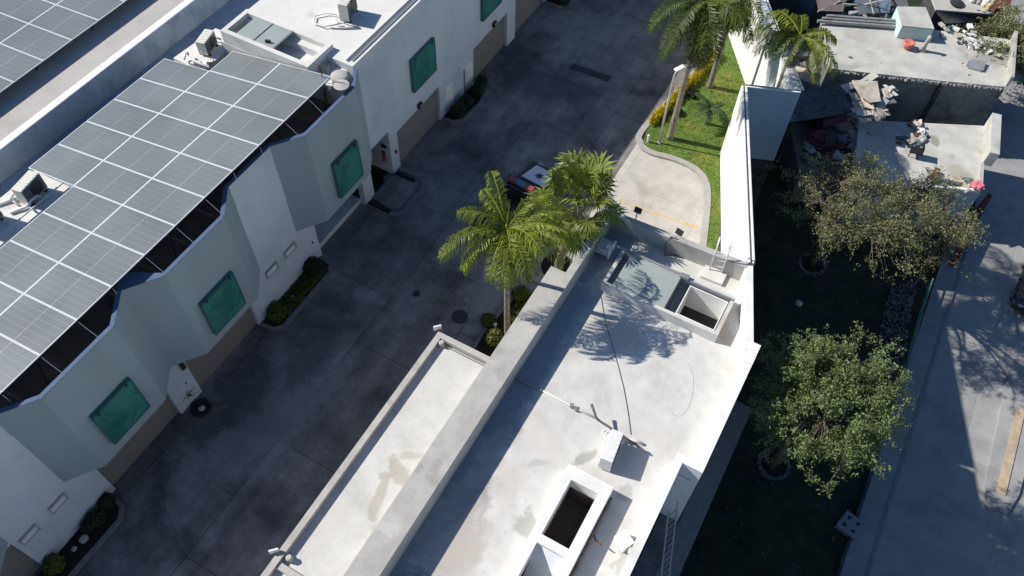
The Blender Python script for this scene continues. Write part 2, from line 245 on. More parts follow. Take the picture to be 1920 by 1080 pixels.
# ------------------------------------------------------------------ mesh helpers
class MB:
    def __init__(s): s.v = []; s.f = []; s.mi = []
    def add(s, vs, fs, mi=0):
        o = len(s.v); s.v += [tuple(q) for q in vs]; s.f += [[i+o for i in f] for f in fs]; s.mi += [mi]*len(fs); return s
    def box(s, x0, x1, y0, y1, z0, z1, mi=0):
        return s.add([(x0,y0,z0),(x1,y0,z0),(x1,y1,z0),(x0,y1,z0),(x0,y0,z1),(x1,y0,z1),(x1,y1,z1),(x0,y1,z1)],
                     [(3,2,1,0),(4,5,6,7),(0,1,5,4),(1,2,6,5),(2,3,7,6),(3,0,4,7)], mi)
    def obox(s, c, ax, ay, az, hx, hy, hz, mi=0):
        c = Vector(c); ax, ay, az = Vector(ax).normalized()*hx, Vector(ay).normalized()*hy, Vector(az).normalized()*hz
        vs = [c+i*ax+j*ay+k*az for k in (-1,1) for i, j in ((-1,-1),(1,-1),(1,1),(-1,1))]
        return s.add(vs, [(3,2,1,0),(4,5,6,7),(0,1,5,4),(1,2,6,5),(2,3,7,6),(3,0,4,7)], mi)
    def rbox(s, c, rz, lx, ly, lz, mi=0):      # box standing on c, turned by rz
        ax = Vector((math.cos(rz), math.sin(rz), 0)); ay = Vector((-math.sin(rz), math.cos(rz), 0))
        return s.obox(Vector(c)+Vector((0,0,lz/2)), ax, ay, (0,0,1), lx/2, ly/2, lz/2, mi)
    def prism(s, poly, z0, z1, mi=0):
        pl = [Vector((p[0], p[1])) for p in poly]
        A = sum(pl[i].x*pl[(i+1)%len(pl)].y - pl[(i+1)%len(pl)].x*pl[i].y for i in range(len(pl)))
        if A < 0: pl.reverse()
        n = len(pl); vs = [(p.x,p.y,z0) for p in pl]+[(p.x,p.y,z1) for p in pl]
        return s.add(vs, [list(range(n-1,-1,-1)), list(range(n,2*n))]+[(i,(i+1)%n,n+(i+1)%n,n+i) for i in range(n)], mi)
    def sheet(s, poly, z, mi=0):
        pl = [Vector((p[0], p[1])) for p in poly]
        A = sum(pl[i].x*pl[(i+1)%len(pl)].y - pl[(i+1)%len(pl)].x*pl[i].y for i in range(len(pl)))
        if A < 0: pl.reverse()
        return s.add([(p.x,p.y,z) for p in pl], [list(range(len(pl)))], mi)
    def quad(s, *pts, mi=0): return s.add(pts, [list(range(len(pts)))], mi)
    def tube(s, pts, r, n=8, mi=0, cap=True):
        pts = [Vector(p) for p in pts]; rr = r if isinstance(r, (list, tuple)) else [r]*len(pts); o = len(s.v); prev = None
        for i, p in enumerate(pts):
            t = (pts[min(i+1,len(pts)-1)]-pts[max(i-1,0)]).normalized()
            a = prev-t*prev.dot(t) if prev else (Vector((0,0,1)).cross(t) if abs(t.z) < .9 else Vector((1,0,0)).cross(t))
            if a.length < 1e-5: a = Vector((1,0,0)).cross(t)
            a.normalize(); prev = a; b = t.cross(a)
            s.v += [tuple(p+rr[i]*(math.cos(2*math.pi*k/n)*a+math.sin(2*math.pi*k/n)*b)) for k in range(n)]
        for i in range(len(pts)-1):
            for k in range(n): s.f.append([o+i*n+k, o+i*n+(k+1)%n, o+(i+1)*n+(k+1)%n, o+(i+1)*n+k]); s.mi.append(mi)
        if cap:
            s.f.append([o+k for k in range(n-1,-1,-1)]); s.mi.append(mi); e = o+(len(pts)-1)*n; s.f.append([e+k for k in range(n)]); s.mi.append(mi)
        return s
    def lathe(s, c, prof, n=20, mi=0):         # prof: (radius, z)
        c = Vector(c); o = len(s.v)
        for r, z in prof: s.v += [tuple(c+Vector((r*math.cos(2*math.pi*k/n), r*math.sin(2*math.pi*k/n), z))) for k in range(n)]
        for i in range(len(prof)-1):
            for k in range(n): s.f.append([o+i*n+k, o+i*n+(k+1)%n, o+(i+1)*n+(k+1)%n, o+(i+1)*n+k]); s.mi.append(mi)
        s.f.append([o+k for k in range(n-1,-1,-1)]); s.mi.append(mi); e = o+(len(prof)-1)*n; s.f.append([e+k for k in range(n)]); s.mi.append(mi)
        return s
    def path(s, pts, t, z0, z1, mi=0, closed=False):   # wall of thickness t to the left (+) or right (-) of a plan polyline, mitred
        pl = [Vector((p[0],p[1])) for p in pts]; n = len(pl); off = []
        for i in range(n):
            if closed or 0 < i < n-1:
                d0 = (pl[i]-pl[i-1]).normalized(); d1 = (pl[(i+1)%n]-pl[i]).normalized()
            elif i == 0: d0 = d1 = (pl[1]-pl[0]).normalized()
            else: d0 = d1 = (pl[-1]-pl[-2]).normalized()
            n0 = Vector((-d0.y,d0.x)); n1 = Vector((-d1.y,d1.x)); m = (n0+n1)
            m = m/max(.2, m.dot(n0)) if m.length > 1e-4 else n0
            off.append(pl[i]+m*t)
        o = len(s.v)
        for a, b in zip(pl, off): s.v += [(a.x,a.y,z0),(b.x,b.y,z0),(b.x,b.y,z1),(a.x,a.y,z1)]
        for i in range(n if closed else n-1):
            a = o+4*i; b = o+4*((i+1)%n)
            for k in range(4): s.f.append([a+k, b+k, b+(k+1)%4, a+(k+1)%4]); s.mi.append(mi)
        if not closed:
            s.f.append([o,o+1,o+2,o+3]); e = o+4*(n-1); s.f.append([e+3,e+2,e+1,e]); s.mi += [mi, mi]
        return s
    def deck(s, x0, x1, y0, y1, z, holes=(), th=.15, mi=0):   # slab with rectangular openings
        xs = sorted({x0,x1,*[h[0] for h in holes],*[h[1] for h in holes]}); ys = sorted({y0,y1,*[h[2] for h in holes],*[h[3] for h in holes]})
        for i in range(len(xs)-1):
            for j in range(len(ys)-1):
                cx, cy = (xs[i]+xs[i+1])/2, (ys[j]+ys[j+1])/2
                if any(h[0] < cx < h[1] and h[2] < cy < h[3] for h in holes): continue
                s.quad((xs[i],ys[j],z),(xs[i+1],ys[j],z),(xs[i+1],ys[j+1],z),(xs[i],ys[j+1],z), mi=mi)
        return s
    def build(s, name, m, parent=None, smooth=False, bevel=0, fixn=True):
        me = bpy.data.meshes.new(name); me.from_pydata(s.v, [], s.f)
        for q in (m if isinstance(m, (list, tuple)) else [m]): me.materials.append(q if not isinstance(q, str) else M[q])
        if any(s.mi): me.polygons.foreach_set('material_index', s.mi)
        if fixn and len(s.f) < 4000:
            bm = bmesh.new(); bm.from_mesh(me); bmesh.ops.recalc_face_normals(bm, faces=bm.faces)
            if bevel: bmesh.ops.bevel(bm, geom=bm.edges[:], offset=bevel, segments=2, affect='EDGES', profile=.6)
            bm.to_mesh(me); bm.free()
        if smooth: me.polygons.foreach_set('use_smooth', [True]*len(me.polygons))
        o = bpy.data.objects.new(name, me); C.objects.link(o)
        if parent: o.parent = parent; o.matrix_parent_inverse = Matrix.Translation(-parent.location)
        return o
def tag(o, label, cat, group=None, kind=None):
    if label: o['label'] = label
    if cat: o['category'] = cat
    if group: o['group'] = group
    if kind: o['kind'] = kind
    return o
def thing(name, label, cat, loc=(0,0,0), group=None):
    o = bpy.data.objects.new(name, None); C.objects.link(o); o.location = Vector(loc); o.empty_display_size = .2
    return tag(o, label, cat, group)
def structure(o): o['kind'] = 'structure'; return o
def leaf_quads(mb, c, n, rx, ry, rz, size, shell=.55, up=.3, stretch=1.6):
    c = Vector(c)
    for _ in range(n):
        d = Vector((random.gauss(0,1), random.gauss(0,1), random.gauss(0,1))).normalized(); k = shell+(1-shell)*random.random()
        p = c+Vector((d.x*rx*k, d.y*ry*k, d.z*rz*k))
        nrm = (d*.8+Vector((R(-1,1),R(-1,1),R(-.6,1)+up))).normalized(); a = nrm.orthogonal().normalized(); a = Matrix.Rotation(R(0,6.28), 3, nrm) @ a; b = nrm.cross(a)
        sz = size*R(.6,1.3); a *= sz*stretch*.5; b *= sz*.5
        o = len(mb.v); mb.v += [tuple(p-a), tuple(p-b*.9), tuple(p+a), tuple(p+b*.9)]; mb.f.append([o,o+1,o+2,o+3]); mb.mi.append(0)

# ================================================================== SETTING
ZL = -6.5     # level of the lower lot and the street behind the compound
up_poly = [(-18.5,-14),(1.5,-14),(1.5,18.4),(.42,18.45),(-4.72,31.3),(-2.35,32.2),(-8.9,42),(-12,70),(-18.5,70)]
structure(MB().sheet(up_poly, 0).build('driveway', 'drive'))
tag(MB().path(up_poly[1:8], .35, ZL-.3, -.006).build('retaining_wall', 'stonewall'), 'dark stone retaining wall below the white boundary walls, facing the lower lot', 'retaining wall')
pad = [(-9.5,31.9),(-9.5,27.6),(-9.2,24),(-8.4,21.8),(-1.3,21.5),(-4.9,31.0)]
structure(MB().sheet([(-8.75,22),(-8.75,30.0),(-8.4,30.3),(-7.2,30.1),(-5.0,29.3),(-3.8,27.4),(-3.1,25.2),(-1.4,21.7),(-7.8,21.7)], .004).build('sun_patch_pad', 'pad'))  # pale sheet ending near the shadow line, paints the sunlit patch
# lower ground
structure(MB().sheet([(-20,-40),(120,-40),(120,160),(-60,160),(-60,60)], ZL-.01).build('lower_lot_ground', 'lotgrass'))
structure(MB().sheet([(8.86,-40),(40,-40),(40,120),(5.0,120),(7.0,50),(8.6,45),(8.87,38)], ZL+.004).build('street', 'street'))
sw = PP([(1735,640),(1772,590),(1800,530),(1752,520),(1728,590),(1700,690),(1640,985),(1610,1120),(1648,1120),(1665,985)], ZL)
structure(MB().path([(8.86,-5),(8.86,38.5)], .95, ZL, ZL+.13).build('pavement', 'sidewalk'))
structure(MB().path([(8.864,-5),(8.864,38.5)], -.14, ZL, ZL+.14).build('pavement_kerb', 'darkkerb'))
tag(MB().path([(7.90,5),(7.90,24)], .15, ZL, ZL+.25).build('low_garden_wall', 'stonewall'), 'low dark stone wall between the shaded lot and the pavement', 'low wall')
# lawn with kerb
lawn_px = [(1404,20),(1298,150),(1213,243),(1205,268),(1222,284),(1265,296),(1304,314),(1326,338),(1332,380),(1334,470),(1336,530),(1356,530),(1354,400),(1350,292),(1388,163),(1360,85),(1410,20)]
lawn = PP(lawn_px, 0);  lawn[11] = Vector((-1.75,22.6,0)); lawn[12] = Vector((-3.2,27.0,0)); lawn[13] = Vector((-4.78,30.98,0)); lawn[14] = Vector((-2.75,32.35,0)); lawn[0] = Vector((-7.95,40.7,0)); lawn = lawn[:15]+[Vector((-7.7,40.6,0))]
lawn[9] = Vector((-2.9,24.2,0)); lawn[10] = Vector((-2.3,22.4,0))
structure(MB().prism(lawn, .002, .10).build('lawn', 'grass'))
gb = MB()
def inside(p, poly):
    r = False; j = len(poly)-1
    for i in range(len(poly)):
        if (poly[i].y > p.y) != (poly[j].y > p.y) and p.x < (poly[j].x-poly[i].x)*(p.y-poly[i].y)/(poly[j].y-poly[i].y)+poly[i].x: r = not r
        j = i
    return r
for _ in range(26000):
    p = Vector((R(-11,-1), R(22,46), .1))
    if not inside(p, lawn): continue
    a = R(0, 6.28); d = Vector((math.cos(a), math.sin(a), 0))*R(.012,.022); h = Vector((R(-.05,.05), R(-.05,.05), R(.05,.10)))
    gb.quad(p-d, p+d, p+h+d*.3, p+h-d*.3)
tag(gb.build('grass', 'blades', fixn=False), None, None, kind='stuff')['label'] = 'short green lawn grass inside the kerb by the white boundary wall'
def smooth_path(pts, n=5):
    out = []; pts = [Vector(p) for p in pts]
    for i in range(len(pts)-1):
        a, b, c, d = pts[max(i-1,0)], pts[i], pts[i+1], pts[min(i+2,len(pts)-1)]
        for k in range(n):
            t = k/n; out.append(.5*((2*b)+(c-a)*t+(2*a-5*b+4*c-d)*t*t+(3*b-a-3*c+d)*t**3))
    return out+[pts[-1]]
structure(MB().path(smooth_path(lawn[:11]), -.30, .006, .13).build('lawn_kerb', 'kerb'))
yl = MB()
a, b = P(1160,378), P(1306,428); yl.path([a, b], .13, .009, .0095)
structure(yl.build('yellow_line', 'yellow'))
# driveway fittings
tag(MB().path([P(1068,128), P(1140,153)], .44, .004, .03).build('drain_grate', 'iron'), 'long black drain grate across the shaded driveway', 'drain grate')
def manhole(name, p, r, label, mm='iron'):
    t = thing(name, label, 'manhole cover', p)
    q = Vector(p); MB().lathe(q+Vector((0,0,.004)), [(r,0),(r,.012),(r*.86,.012)], 28).build('rim', mm, t)
    g = MB().lathe(q+Vector((0,0,.018)), [(r*.84,0),(r*.84,.008)], 28)
    for k in range(-3,4): g.obox(q+Vector((k*r*.2,0,.03)), (1,0,0),(0,1,0),(0,0,1), r*.04, r*math.sqrt(max(0,1-(k*.2)**2))*.75, .004)
    g.build('lid', mm, t)
manhole('manhole_cover', P(862,594), .36, 'round manhole cover on the dark driveway beside the planted bed')
manhole('floor_drain', P(781,551), .17, 'small round drain set in the dark driveway, left of the big manhole')
manhole('manhole_cover', P(1710,855,ZL+.004), .5, 'round manhole ring on the street pavement edge right of the lower tree', 'street')

# ================================================================== LEFT: grey bay townhouse and white townhouse
ZT, VW, VB = 7.8, -18.2, -17.4
def window(parent, x, y0, y1, z0, z1):
    f = MB(); t = .17
    f.box(x, x+t, y0, y1, z0, z0+.05).box(x, x+t, y0, y1, z1-.05, z1).box(x, x+t, y0, y0+.05, z0+.05, z1-.05).box(x, x+t, y1-.05, y1, z0+.05, z1-.05)
    fo = f.build('window', 'glassframe', parent)
    MB().box(x+.01, x+t-.012, y0+.05, y1-.05, z0+.05, z1-.05).build('pane', 'glass', fo)
    bk = MB()
    bk.box(x+t, x+t+.05, y1-.28, y1-.22, z1-.12, z1+.02).box(x+t, x+t+.05, y0+.22, y0+.28, z1-.12, z1+.02).build('bracket', 'darkmetal', fo)
def slit(parent, y0, y1, z0, z1, x=VW):
    f = MB(); f.box(x, x+.10, y0-.04, y1+.04, z1, z1+.05).box(x, x+.10, y1, y1+.05, z0-.04, z1).box(x, x+.06, y0-.05, y0, z0-.04, z1).box(x, x+.06, y0, y1, z0-.05, z0)
    fo = f.build('slit_window', 'parapet', parent); MB().box(x, x+.035, y0, y1, z0, z1).build('pane', 'brightwhite', fo)
def garage(parent, y0, y1, h, m='door'):
    d = MB(); n = 5
    for k in range(n): d.box(VW-.22, VW-.19+.004*(k%2), y0, y1, h*k/n+(.008 if k else 0), h*(k+1)/n)
    return d.build('garage_door', m, parent)
bay = thing('bay_townhouse', 'grey green rendered townhouse with angled bays, green windows and a shaded front', 'townhouse', (VW, 8, 0))
wl = MB()
wl.box(VW-.3, VW, -12, 20.15, 2.62, 6.498)
piers = [(-12,-2.1),(-.15,3.22),(6.80,7.98),(11.62,16.0),(19.45,20.15)]
for a, b in piers: wl.box(VW-.3, VW, a, b, 0, 2.62)
wl.box(-26.6, VW-.31, -12, 19.85, 0, .3); wl.box(-24.03, -23.83, -12, 20.15, 5.3, 6.49); wl.box(-24.12, -23.9, 20.31, 58, 5.3, 6.39)
wl.build('wall', 'white', bay)
bays = [(-2.98,5.2),(2.22,5.2),(7.42,5.2),(14.95,5.2)]
line = [(VW,-12)]
for y, L in bays:
    pl = [(VW,y),(VB,y+1.15),(VB,y+4.08),(VW,y+L)]
    if y < 0: pl = [(VW,-4.4)]+[(VB,-3.2),(VB,-1.3),(VW,-.15)]; 
    if y > 14: pl = [(VW,14.95),(VB,16.1),(VB,19.25),(VW+.25,20.14),(VW,20.14)]
    MB().prism([(VW-.1, pl[0][1])]+[(VW+.004 if p[0]==VW else p[0], p[1]) for p in pl]+[(VW-.1, pl[-1][1])], 2.82, 6.499).build('bay', 'greygreen', bay)
    line += [p for p in pl[:4]] 
line[-1] = (VW+.25, 20.14)
pp = MB().path(line, .16, 6.5, ZT-.012); pp.build('parapet', 'greygreen', bay)
# the flat stretches keep the white render: they stand 3 mm proud of the grey parapet
for a, b in ((-.15,2.22),(12.62,14.95)): MB().box(VW+.004, VW+.008, a+.03, b-.03, 6.4, ZT-.014).build('white_panel', 'white', bay)
MB().path([(p[0]-.012, p[1]) for p in line], .15, ZT-.011, ZT).build('parapet_cap', 'bluerim', bay)
MB().sheet([(-24.02,-12),(VW-.1,-12),(VW-.1,20.1),(-24.02,20.1)], 6.5).build('roof', 'darkroof', bay)
MB().box(-27.86, -24.04, -12, 58, 5.4, 5.5).build('roof_strip', 'shadedroof', bay)
for y, z0 in ((9.12,3.44),(3.98,3.5)): window(bay, VB, y, y+1.72, z0, z0+2.0)
window(bay, VB, 16.98, 18.62, 3.43, 5.45)
window(bay, VB, -2.6, -1.6, 3.5, 5.5)
for y in (12.83,14.05,.07,1.33): slit(bay, y, y+.6, 2.07, 2.42)
garage(bay, 3.22, 6.80, 2.62); garage(bay, 7.98, 11.62, 2.62); garage(bay, -2.1, -.15, 2.62)
dk = MB().box(VW-4, VW-3.9, 16.0, 19.45, 0, 2.6); dk.build('garage_back_wall', 'darkdoor', bay)
MB().box(VW-3.9, VW-.31, 15.9, 16.0, 0, 2.6).build('garage_side_wall', 'darkdoor', bay); MB().box(VW-3.9, VW-.31, 19.45, 19.55, 0, 2.6).build('garage_side_wall', 'darkdoor', bay)
MB().box(VW, VW+.10, 7.72, 7.90, 2.15, 2.62).build('wall_lamp', 'darkmetal', bay)
MB().box(VW, VW+.05, 7.55, 7.6, 1.3, 1.36).build('door_bell', 'darkmetal', bay)
MB().box(VW, VW+.05, 15.6, 15.66, 1.3, 1.38).build('intercom', 'darkmetal', bay)

wh = thing('white_townhouse', 'tall plain white rendered townhouse with pale roof and two tan garage doors', 'townhouse', (VW, 30, 0))
wl = MB(); wl.box(VW-.3, VW, 20.16, 58, 2.85, ZT-.005)
for a, b in ((21.78,22.4),(26.12,29.42),(33.0,33.9),(37.55,40.5),(44.1,58)): wl.box(VW-.3, VW, a, b, 0, 2.85)
for a, b, h in ((22.4,26.12,2.29),(29.42,33.0,2.25),(33.9,37.55,2.5),(40.5,44.1,2.3)): wl.box(VW-.3, VW, a, b, h, 2.85)
wl.box(VW-3.2, VW-.3, 21.78, 22.0, 0, 2.84)        # side wall of the entrance recess
wl.box(VW-3.2, VW-3.0, 20.16, 21.78, 0, 2.84)
wl.box(-24.1, VW-.3, 20.16, 20.3, 4, ZT-.006); wl.box(-24.1, -23.9, 20.3, 58, 6.4, ZT-.006)
wl.build('wall', 'white', wh)
MB().sheet([(VW-3.2,20.16),(VW-.3,20.16),(VW-.3,21.78),(VW-3.2,21.78)], 2.845).build('recess_ceiling', 'white', wh)
for a, b, h in ((22.4,26.12,2.29),(29.42,33.0,2.25),(33.9,37.55,2.5),(40.5,44.1,2.3)): garage(wh, a, b, h)
rf = MB().deck(-24.15, VW+.004, 20.16, 58, ZT)
rf.add([], []); rf.build('roof', 'roofwhite', wh)
MB().box(-24.15,-18.5,18.98,20.155,6.51,7.45).build('lower_roof', 'roofwhite', wh)
MB().box(VW-.42, VW-.38, 20.3, 58, ZT, ZT+.10).build('roof_edge_strip', 'roofwhite', wh)
MB().tube([(VW-.22,20.4,ZT+.06),(VW-.22,34,ZT+.06),(VW-.22,58,ZT+.06)], .035, 8).build('roof_conduit', 'greymetal', wh)
window(wh, VW, 23.9, 25.83, 3.6, 5.45); window(wh, VW, 30.2, 32.1, 3.5, 5.4)
window(wh, VW, 37, 38.9, 3.5, 5.4)
for y in (24.33, 31.5):
    l_ = MB().box(VW, VW+.16, y-.14, y+.14, 2.55, 2.62).box(VW, VW+.16, y-.14, y-.06, 2.36, 2.55); l_.build('wall_lamp', 'darkmetal', wh)
MB().tube([(VW+.03,28.45,0.1),(VW+.03,28.45,1.6)], .035, 8).build('downpipe', 'greymetal', wh)
MB().box(VW, VW+.07, 22.1, 22.18, 1.15, 1.35).build('door_bell', 'darkmetal', wh)
for q in (27.0, 28.9): MB().box(VW, VW+.015, q-.35, q+.35, .35, 1.75).build('recessed_panel', 'brightwhite', wh)
# entrance
ent = structure(MB().prism(PP([(700,720),(693,760),(785,792),(850,700),(893,640),(806,612),(770,640)], 0) if 0 else [(-18.2,19.9),(-16.95,19.75),(-16.7,20.0),(-16.7,21.7),(-16.95,21.95),(-18.2,21.7)], .002, .10).build('entrance_step', 'drive'))
structure(MB().path([(-18.19,19.45),(-17.05,19.4),(-16.55,19.6),(-16.3,20.1),(-16.3,21.6),(-16.5,22.1),(-17.0,22.35),(-18.19,22.32)], .22, .003, .07).build('entrance_kerb', 'darkkerb'))
for k, (x0,x1,y0,y1,lb) in enumerate(((-18.15,-16.95,19.5,19.74,'black ramp strip on the left of the shaded entrance step'),(-18.1,-17.0,21.72,21.95,'black ramp strip on the right of the entrance step by the garage door'),(-19.4,-18.3,20.3,21.2,'dark door mat inside the entrance recess'))):
    tag(MB().box(x0,x1,y0,y1,.008,.13 if k<2 else .03).build('ramp_strip' if k<2 else 'door_mat', 'black'), lb, 'ramp' if k<2 else 'mat', 'black ramps at the entrance step' if k<2 else None)
ex = thing('fire_extinguisher', 'red fire extinguisher hung on the white wall inside the entrance recess', 'fire extinguisher', (-18.56, 21.7, 1.0))
MB().lathe((-18.56,21.66,.85), [(.06,0),(.085,.03),(.085,.42),(.06,.5),(.025,.54)], 14).build('cylinder', 'redpaint', ex)
MB().box(-18.6,-18.52,21.62,21.7,1.38,1.44).box(-18.66,-18.46,21.64,21.68,1.43,1.47).build('valve_handle', 'darkmetal', ex)
MB().box(-18.72,-18.42,21.755,21.775,1.62,1.86).build('backing_sign', 'darkmetal', ex)

# roof wall, lower roof behind and the two solar arrays
rw = tag(MB().box(-28.15,-27.85,-12,58,5.3,6.7).build('roof_wall', 'oldwall'), 'long weathered blue-shaded wall dividing the roofs, with white top', 'roof wall')
MB().box(-28.17,-27.83,-12,58,6.701,6.75).build('wall_cap', 'brightwhite', rw)
structure(MB().box(-31.5,-28.175,-14,70,6.3,6.55).build('far_roof_ledge', 'warmwall'))
structure(MB().sheet([(-70,-14),(-31.5,-14),(-31.5,70),(-70,70)], 6.53).build('far_roof_floor', 'darkroof'))
def array(name, label, x_right, z_right, slope, ys, ncol, pw, missing, loc, zf=6.5):
    t = thing(name, label, 'solar array', loc); ca = math.cos(math.atan(slope)); pt = lambda x, y, dz=0: Vector((x, y, z_right+slope*(x-x_right)+dz))
    me = None
    for c in range(ncol):
        x1 = x_right-c*pw; x0 = x1-pw
        for r in range(len(ys)-1):
            if missing(c, r): continue
            y1, y0 = ys[r], ys[r+1]; g = .006; e = .024
            mb = MB()
            vs = [pt(x0+g,y0+g),pt(x1-g,y0+g),pt(x1-g,y1-g),pt(x0+g,y1-g)]; vi = [pt(x0+g+e,y0+g+e,.001),pt(x1-g-e,y0+g+e,.001),pt(x1-g-e,y1-g-e,.001),pt(x0+g+e,y1-g-e,.001)]
            lo = [v-Vector((0,0,.04)) for v in vs]
            mb.add(vs+vi+lo, [(0,1,5,4),(1,2,6,5),(2,3,7,6),(3,0,4,7)], 1); mb.add(vs+vi+lo, [(4,5,6,7)], 0); mb.add(vs+vi+lo, [(8,9,1,0),(9,10,2,1),(10,11,3,2),(11,8,0,3),(11,10,9,8)], 1)
            # uv for the cell grid
            o = mb.build('solar_panel', ['cells','panelframe'], t, fixn=False)
            uvl = o.data.uv_layers.new(name='UVMap')
            for poly in o.data.polygons:
                for li in poly.loop_indices:
                    co = o.data.vertices[o.data.loops[li].vertex_index].co
                    uvl.data[li].uv = ((co.x-x0-g-e)/(pw-2*g-2*e), (co.y-y0-g-e)/(y1-y0-2*g-2*e))
    rl = MB(); ymax, ymin = ys[0], ys[-1]
    for c in range(ncol):
        for k in (.25,.75):
            x = x_right-(c+k)*pw; rl.tube([pt(x,ymin+.1,-.09), pt(x,ymax-1.6 if c==2 else ymax-.1,-.09)], .03, 6)
    rl.build('rail', 'panelframe', t)
    for y in ys[::2]:
        for k in (.15, ncol-.3):
            x = x_right-k*pw; q = pt(x,y,-.1)
            if q.z > zf+.2 and not (k > 1 and y > 17): MB().tube([(x,y-.3,zf), q], .025, 6).build('post', 'darkmetal', t)
    return t, pt
YS = [18.9,17.45,16.0,14.54,13.07,11.61,10.15,8.70,7.24,5.78,4.31,2.85,1.4,-.05,-1.5]
arr, apt = array('solar_array', 'large solar array of silver framed panels over the grey bay townhouse roof', -18.25, 8.2, .175, YS, 3, 2.61, lambda c, r: c == 2 and (r < 1 or r > 5), (-22, 10, 7))
for y in YS[1:-2]:
    fr_ = any(b[0]+1.0 < y < b[0]+4.2 for b in bays)
    MB().tube([Vector((-18.2, y-.02, 8.14)), Vector((-17.56 if fr_ else -18.22, y, 7.62))], .010, 5).build('guy_rod', 'panelframe', arr)
YS2 = [17.73+1.545*k for k in range(8,-10,-1)]
array('solar_array', 'solar array at the upper left corner beyond the weathered roof wall', -30.0, 7.05, .08, YS2, 4, 2.7, lambda c, r: False, (-32, 14, 6.5), 6.5)

# ---- roof equipment
def ac_unit(name, p, rz, label, L=.85, Wd=.34, H=.62, fan=True, m='cream'):
    t = thing(name, label, 'air conditioner', p, 'rooftop air conditioners'); p = Vector(p)
    ax = Vector((math.cos(rz), math.sin(rz), 0)); ay = Vector((-math.sin(rz), math.cos(rz), 0))
    MB().obox(p+Vector((0,0,.1+H/2)), ax, ay, (0,0,1), L/2, Wd/2, H/2).build('casing', m, t, bevel=.015)
    g = MB()
    for k in range(9): g.obox(p+ay*(Wd/2+.008)+Vector((0,0,.16+k*(H-.12)/8)), ax, ay, (0,0,1), L*.46, .006, .012)
    g.build('grille', 'greymetal', t)
    b = MB().obox(p+ay*(Wd/2+.002)+Vector((0,0,.1+H/2)), ax, ay, (0,0,1), L*.47, .004, H*.45); b.build('coil', 'darkmetal', t)
    fan_ = MB(); c_ = p+ax*(-L*.12)+ay*(Wd/2+.012)+Vector((0,0,.1+H/2)); fan_.tube([c_, c_+ay*.012], H*.38, 20); fan_.build('fan_guard', 'darkmetal', t)
    tp = MB()
    for k in range(6): tp.obox(p+ax*(-.36+.145*k)*L+Vector((0,0,.1+H+.006)), ax, ay, (0,0,1), .018, Wd*.42, .008)
    tp.build('top_rib', 'whitemetal', t)
    for sx in (-1,1): MB().obox(p+ax*sx*L*.36+Vector((0,0,.05)), ax, ay, (0,0,1), .05, Wd*.55, .05).build('foot', 'darkmetal', t)
    return t
def pipe(name, pts, r, m, label, cat='pipe', group=None, n=7): return tag(MB().tube(pts, r, n).build(name, m, smooth=True), label, cat, group)
tag(MB().box(-25.7,-23.75,6.6,10.2,5.45,6.9).build('equipment_plinth', 'roofwhite'), 'white rooftop plinth with two air conditioners at the left edge of the photo', 'plinth')
tag(MB().prism([(-25.7,17.6),(-24.1,17.55),(-24.1,20.1),(-25.5,20.0)],5.45,6.9).build('equipment_plinth', 'roofwhite'), 'white rooftop plinth with one air conditioner above the corner of the large solar array', 'plinth')
ac_unit('ac_unit', (-24.65,9.25,6.9), math.radians(-80), 'cream air conditioner with dark grille at the left edge of the solar array', 1.0,.42,.75)
ac_unit('ac_unit', (-24.95,7.5,6.9), math.radians(-80), 'cream air conditioner cut by the left frame edge, below another one', 1.0,.42,.75)
ac_unit('ac_unit', (-24.75,18.75,6.9), math.radians(-75), 'cream air conditioner beside the upper corner of the solar array', .9,.42,.62)
ac_unit('ac_unit', P(655,30,7.81), math.radians(-75), 'cream air conditioner standing alone on the bright white townhouse roof', 1.0,.42,.8)
pipe('coiled_hose', [P(a,b,7.9) for a,b in ((640,44),(608,50),(588,43),(590,30),(612,25),(632,28))], .03, 'whitemetal', 'white hose loop on the white roof beside the lone air conditioner', 'hose')
pipe('coiled_hose', [P(a,b,7.9) for a,b in ((648,40),(628,38),(625,31),(640,28))], .02, 'whitemetal', 'smaller hose loop inside the larger white roof hose', 'hose')
pipe('condenser_pipe', [P(a,b,7.85) for a,b in ((648,44),(672,50),(674,52),(650,53),(620,52))], .035, 'greymetal', 'bent grey pipe on the white roof below the lone air conditioner', 'pipe')
for i,(pts,lb) in enumerate((([(380,100),(378,85),(383,72),(388,72),(386,84)],'white looped pipe beside the air conditioner above the solar array'),([(345,112),(348,100),(352,98),(353,108),(372,118),(392,126)],'white pipe running along the top edge of the solar array'),([(392,68),(400,62),(404,70),(415,74)],'short white pipe near the white roof skylight corner'))):
    pipe('water_pipe', [P(a,b,7.15+.15*(k%2)) for k,(a,b) in enumerate(pts)], .045, 'whitemetal', lb, 'pipe', 'white pipes above the solar array')
for i,(a,b,lb) in enumerate(((20,378,'white pipe elbow bundle left of the solar array, upper one'),(38,372,'white pipe elbow bundle beside the left edge air conditioner'),(52,390,'white pipe stub at the left edge of the solar array'))):
    q = P(a,b,6.91); t = MB().tube([q+Vector((-.3,-.5,.06)), q+Vector((0,0,.08)), q+Vector((.1,.2,.28)), q+Vector((.05,.5,.2)), q+Vector((0,.6,.02))], .055, 8); t.tube([q+Vector((-.2,.1,.05)), q+Vector((.4,.0,.05))], .04, 7)
    tag(t.build('pipe_elbow', 'whitemetal', smooth=True), lb, 'pipe', 'white pipes beside the solar array')
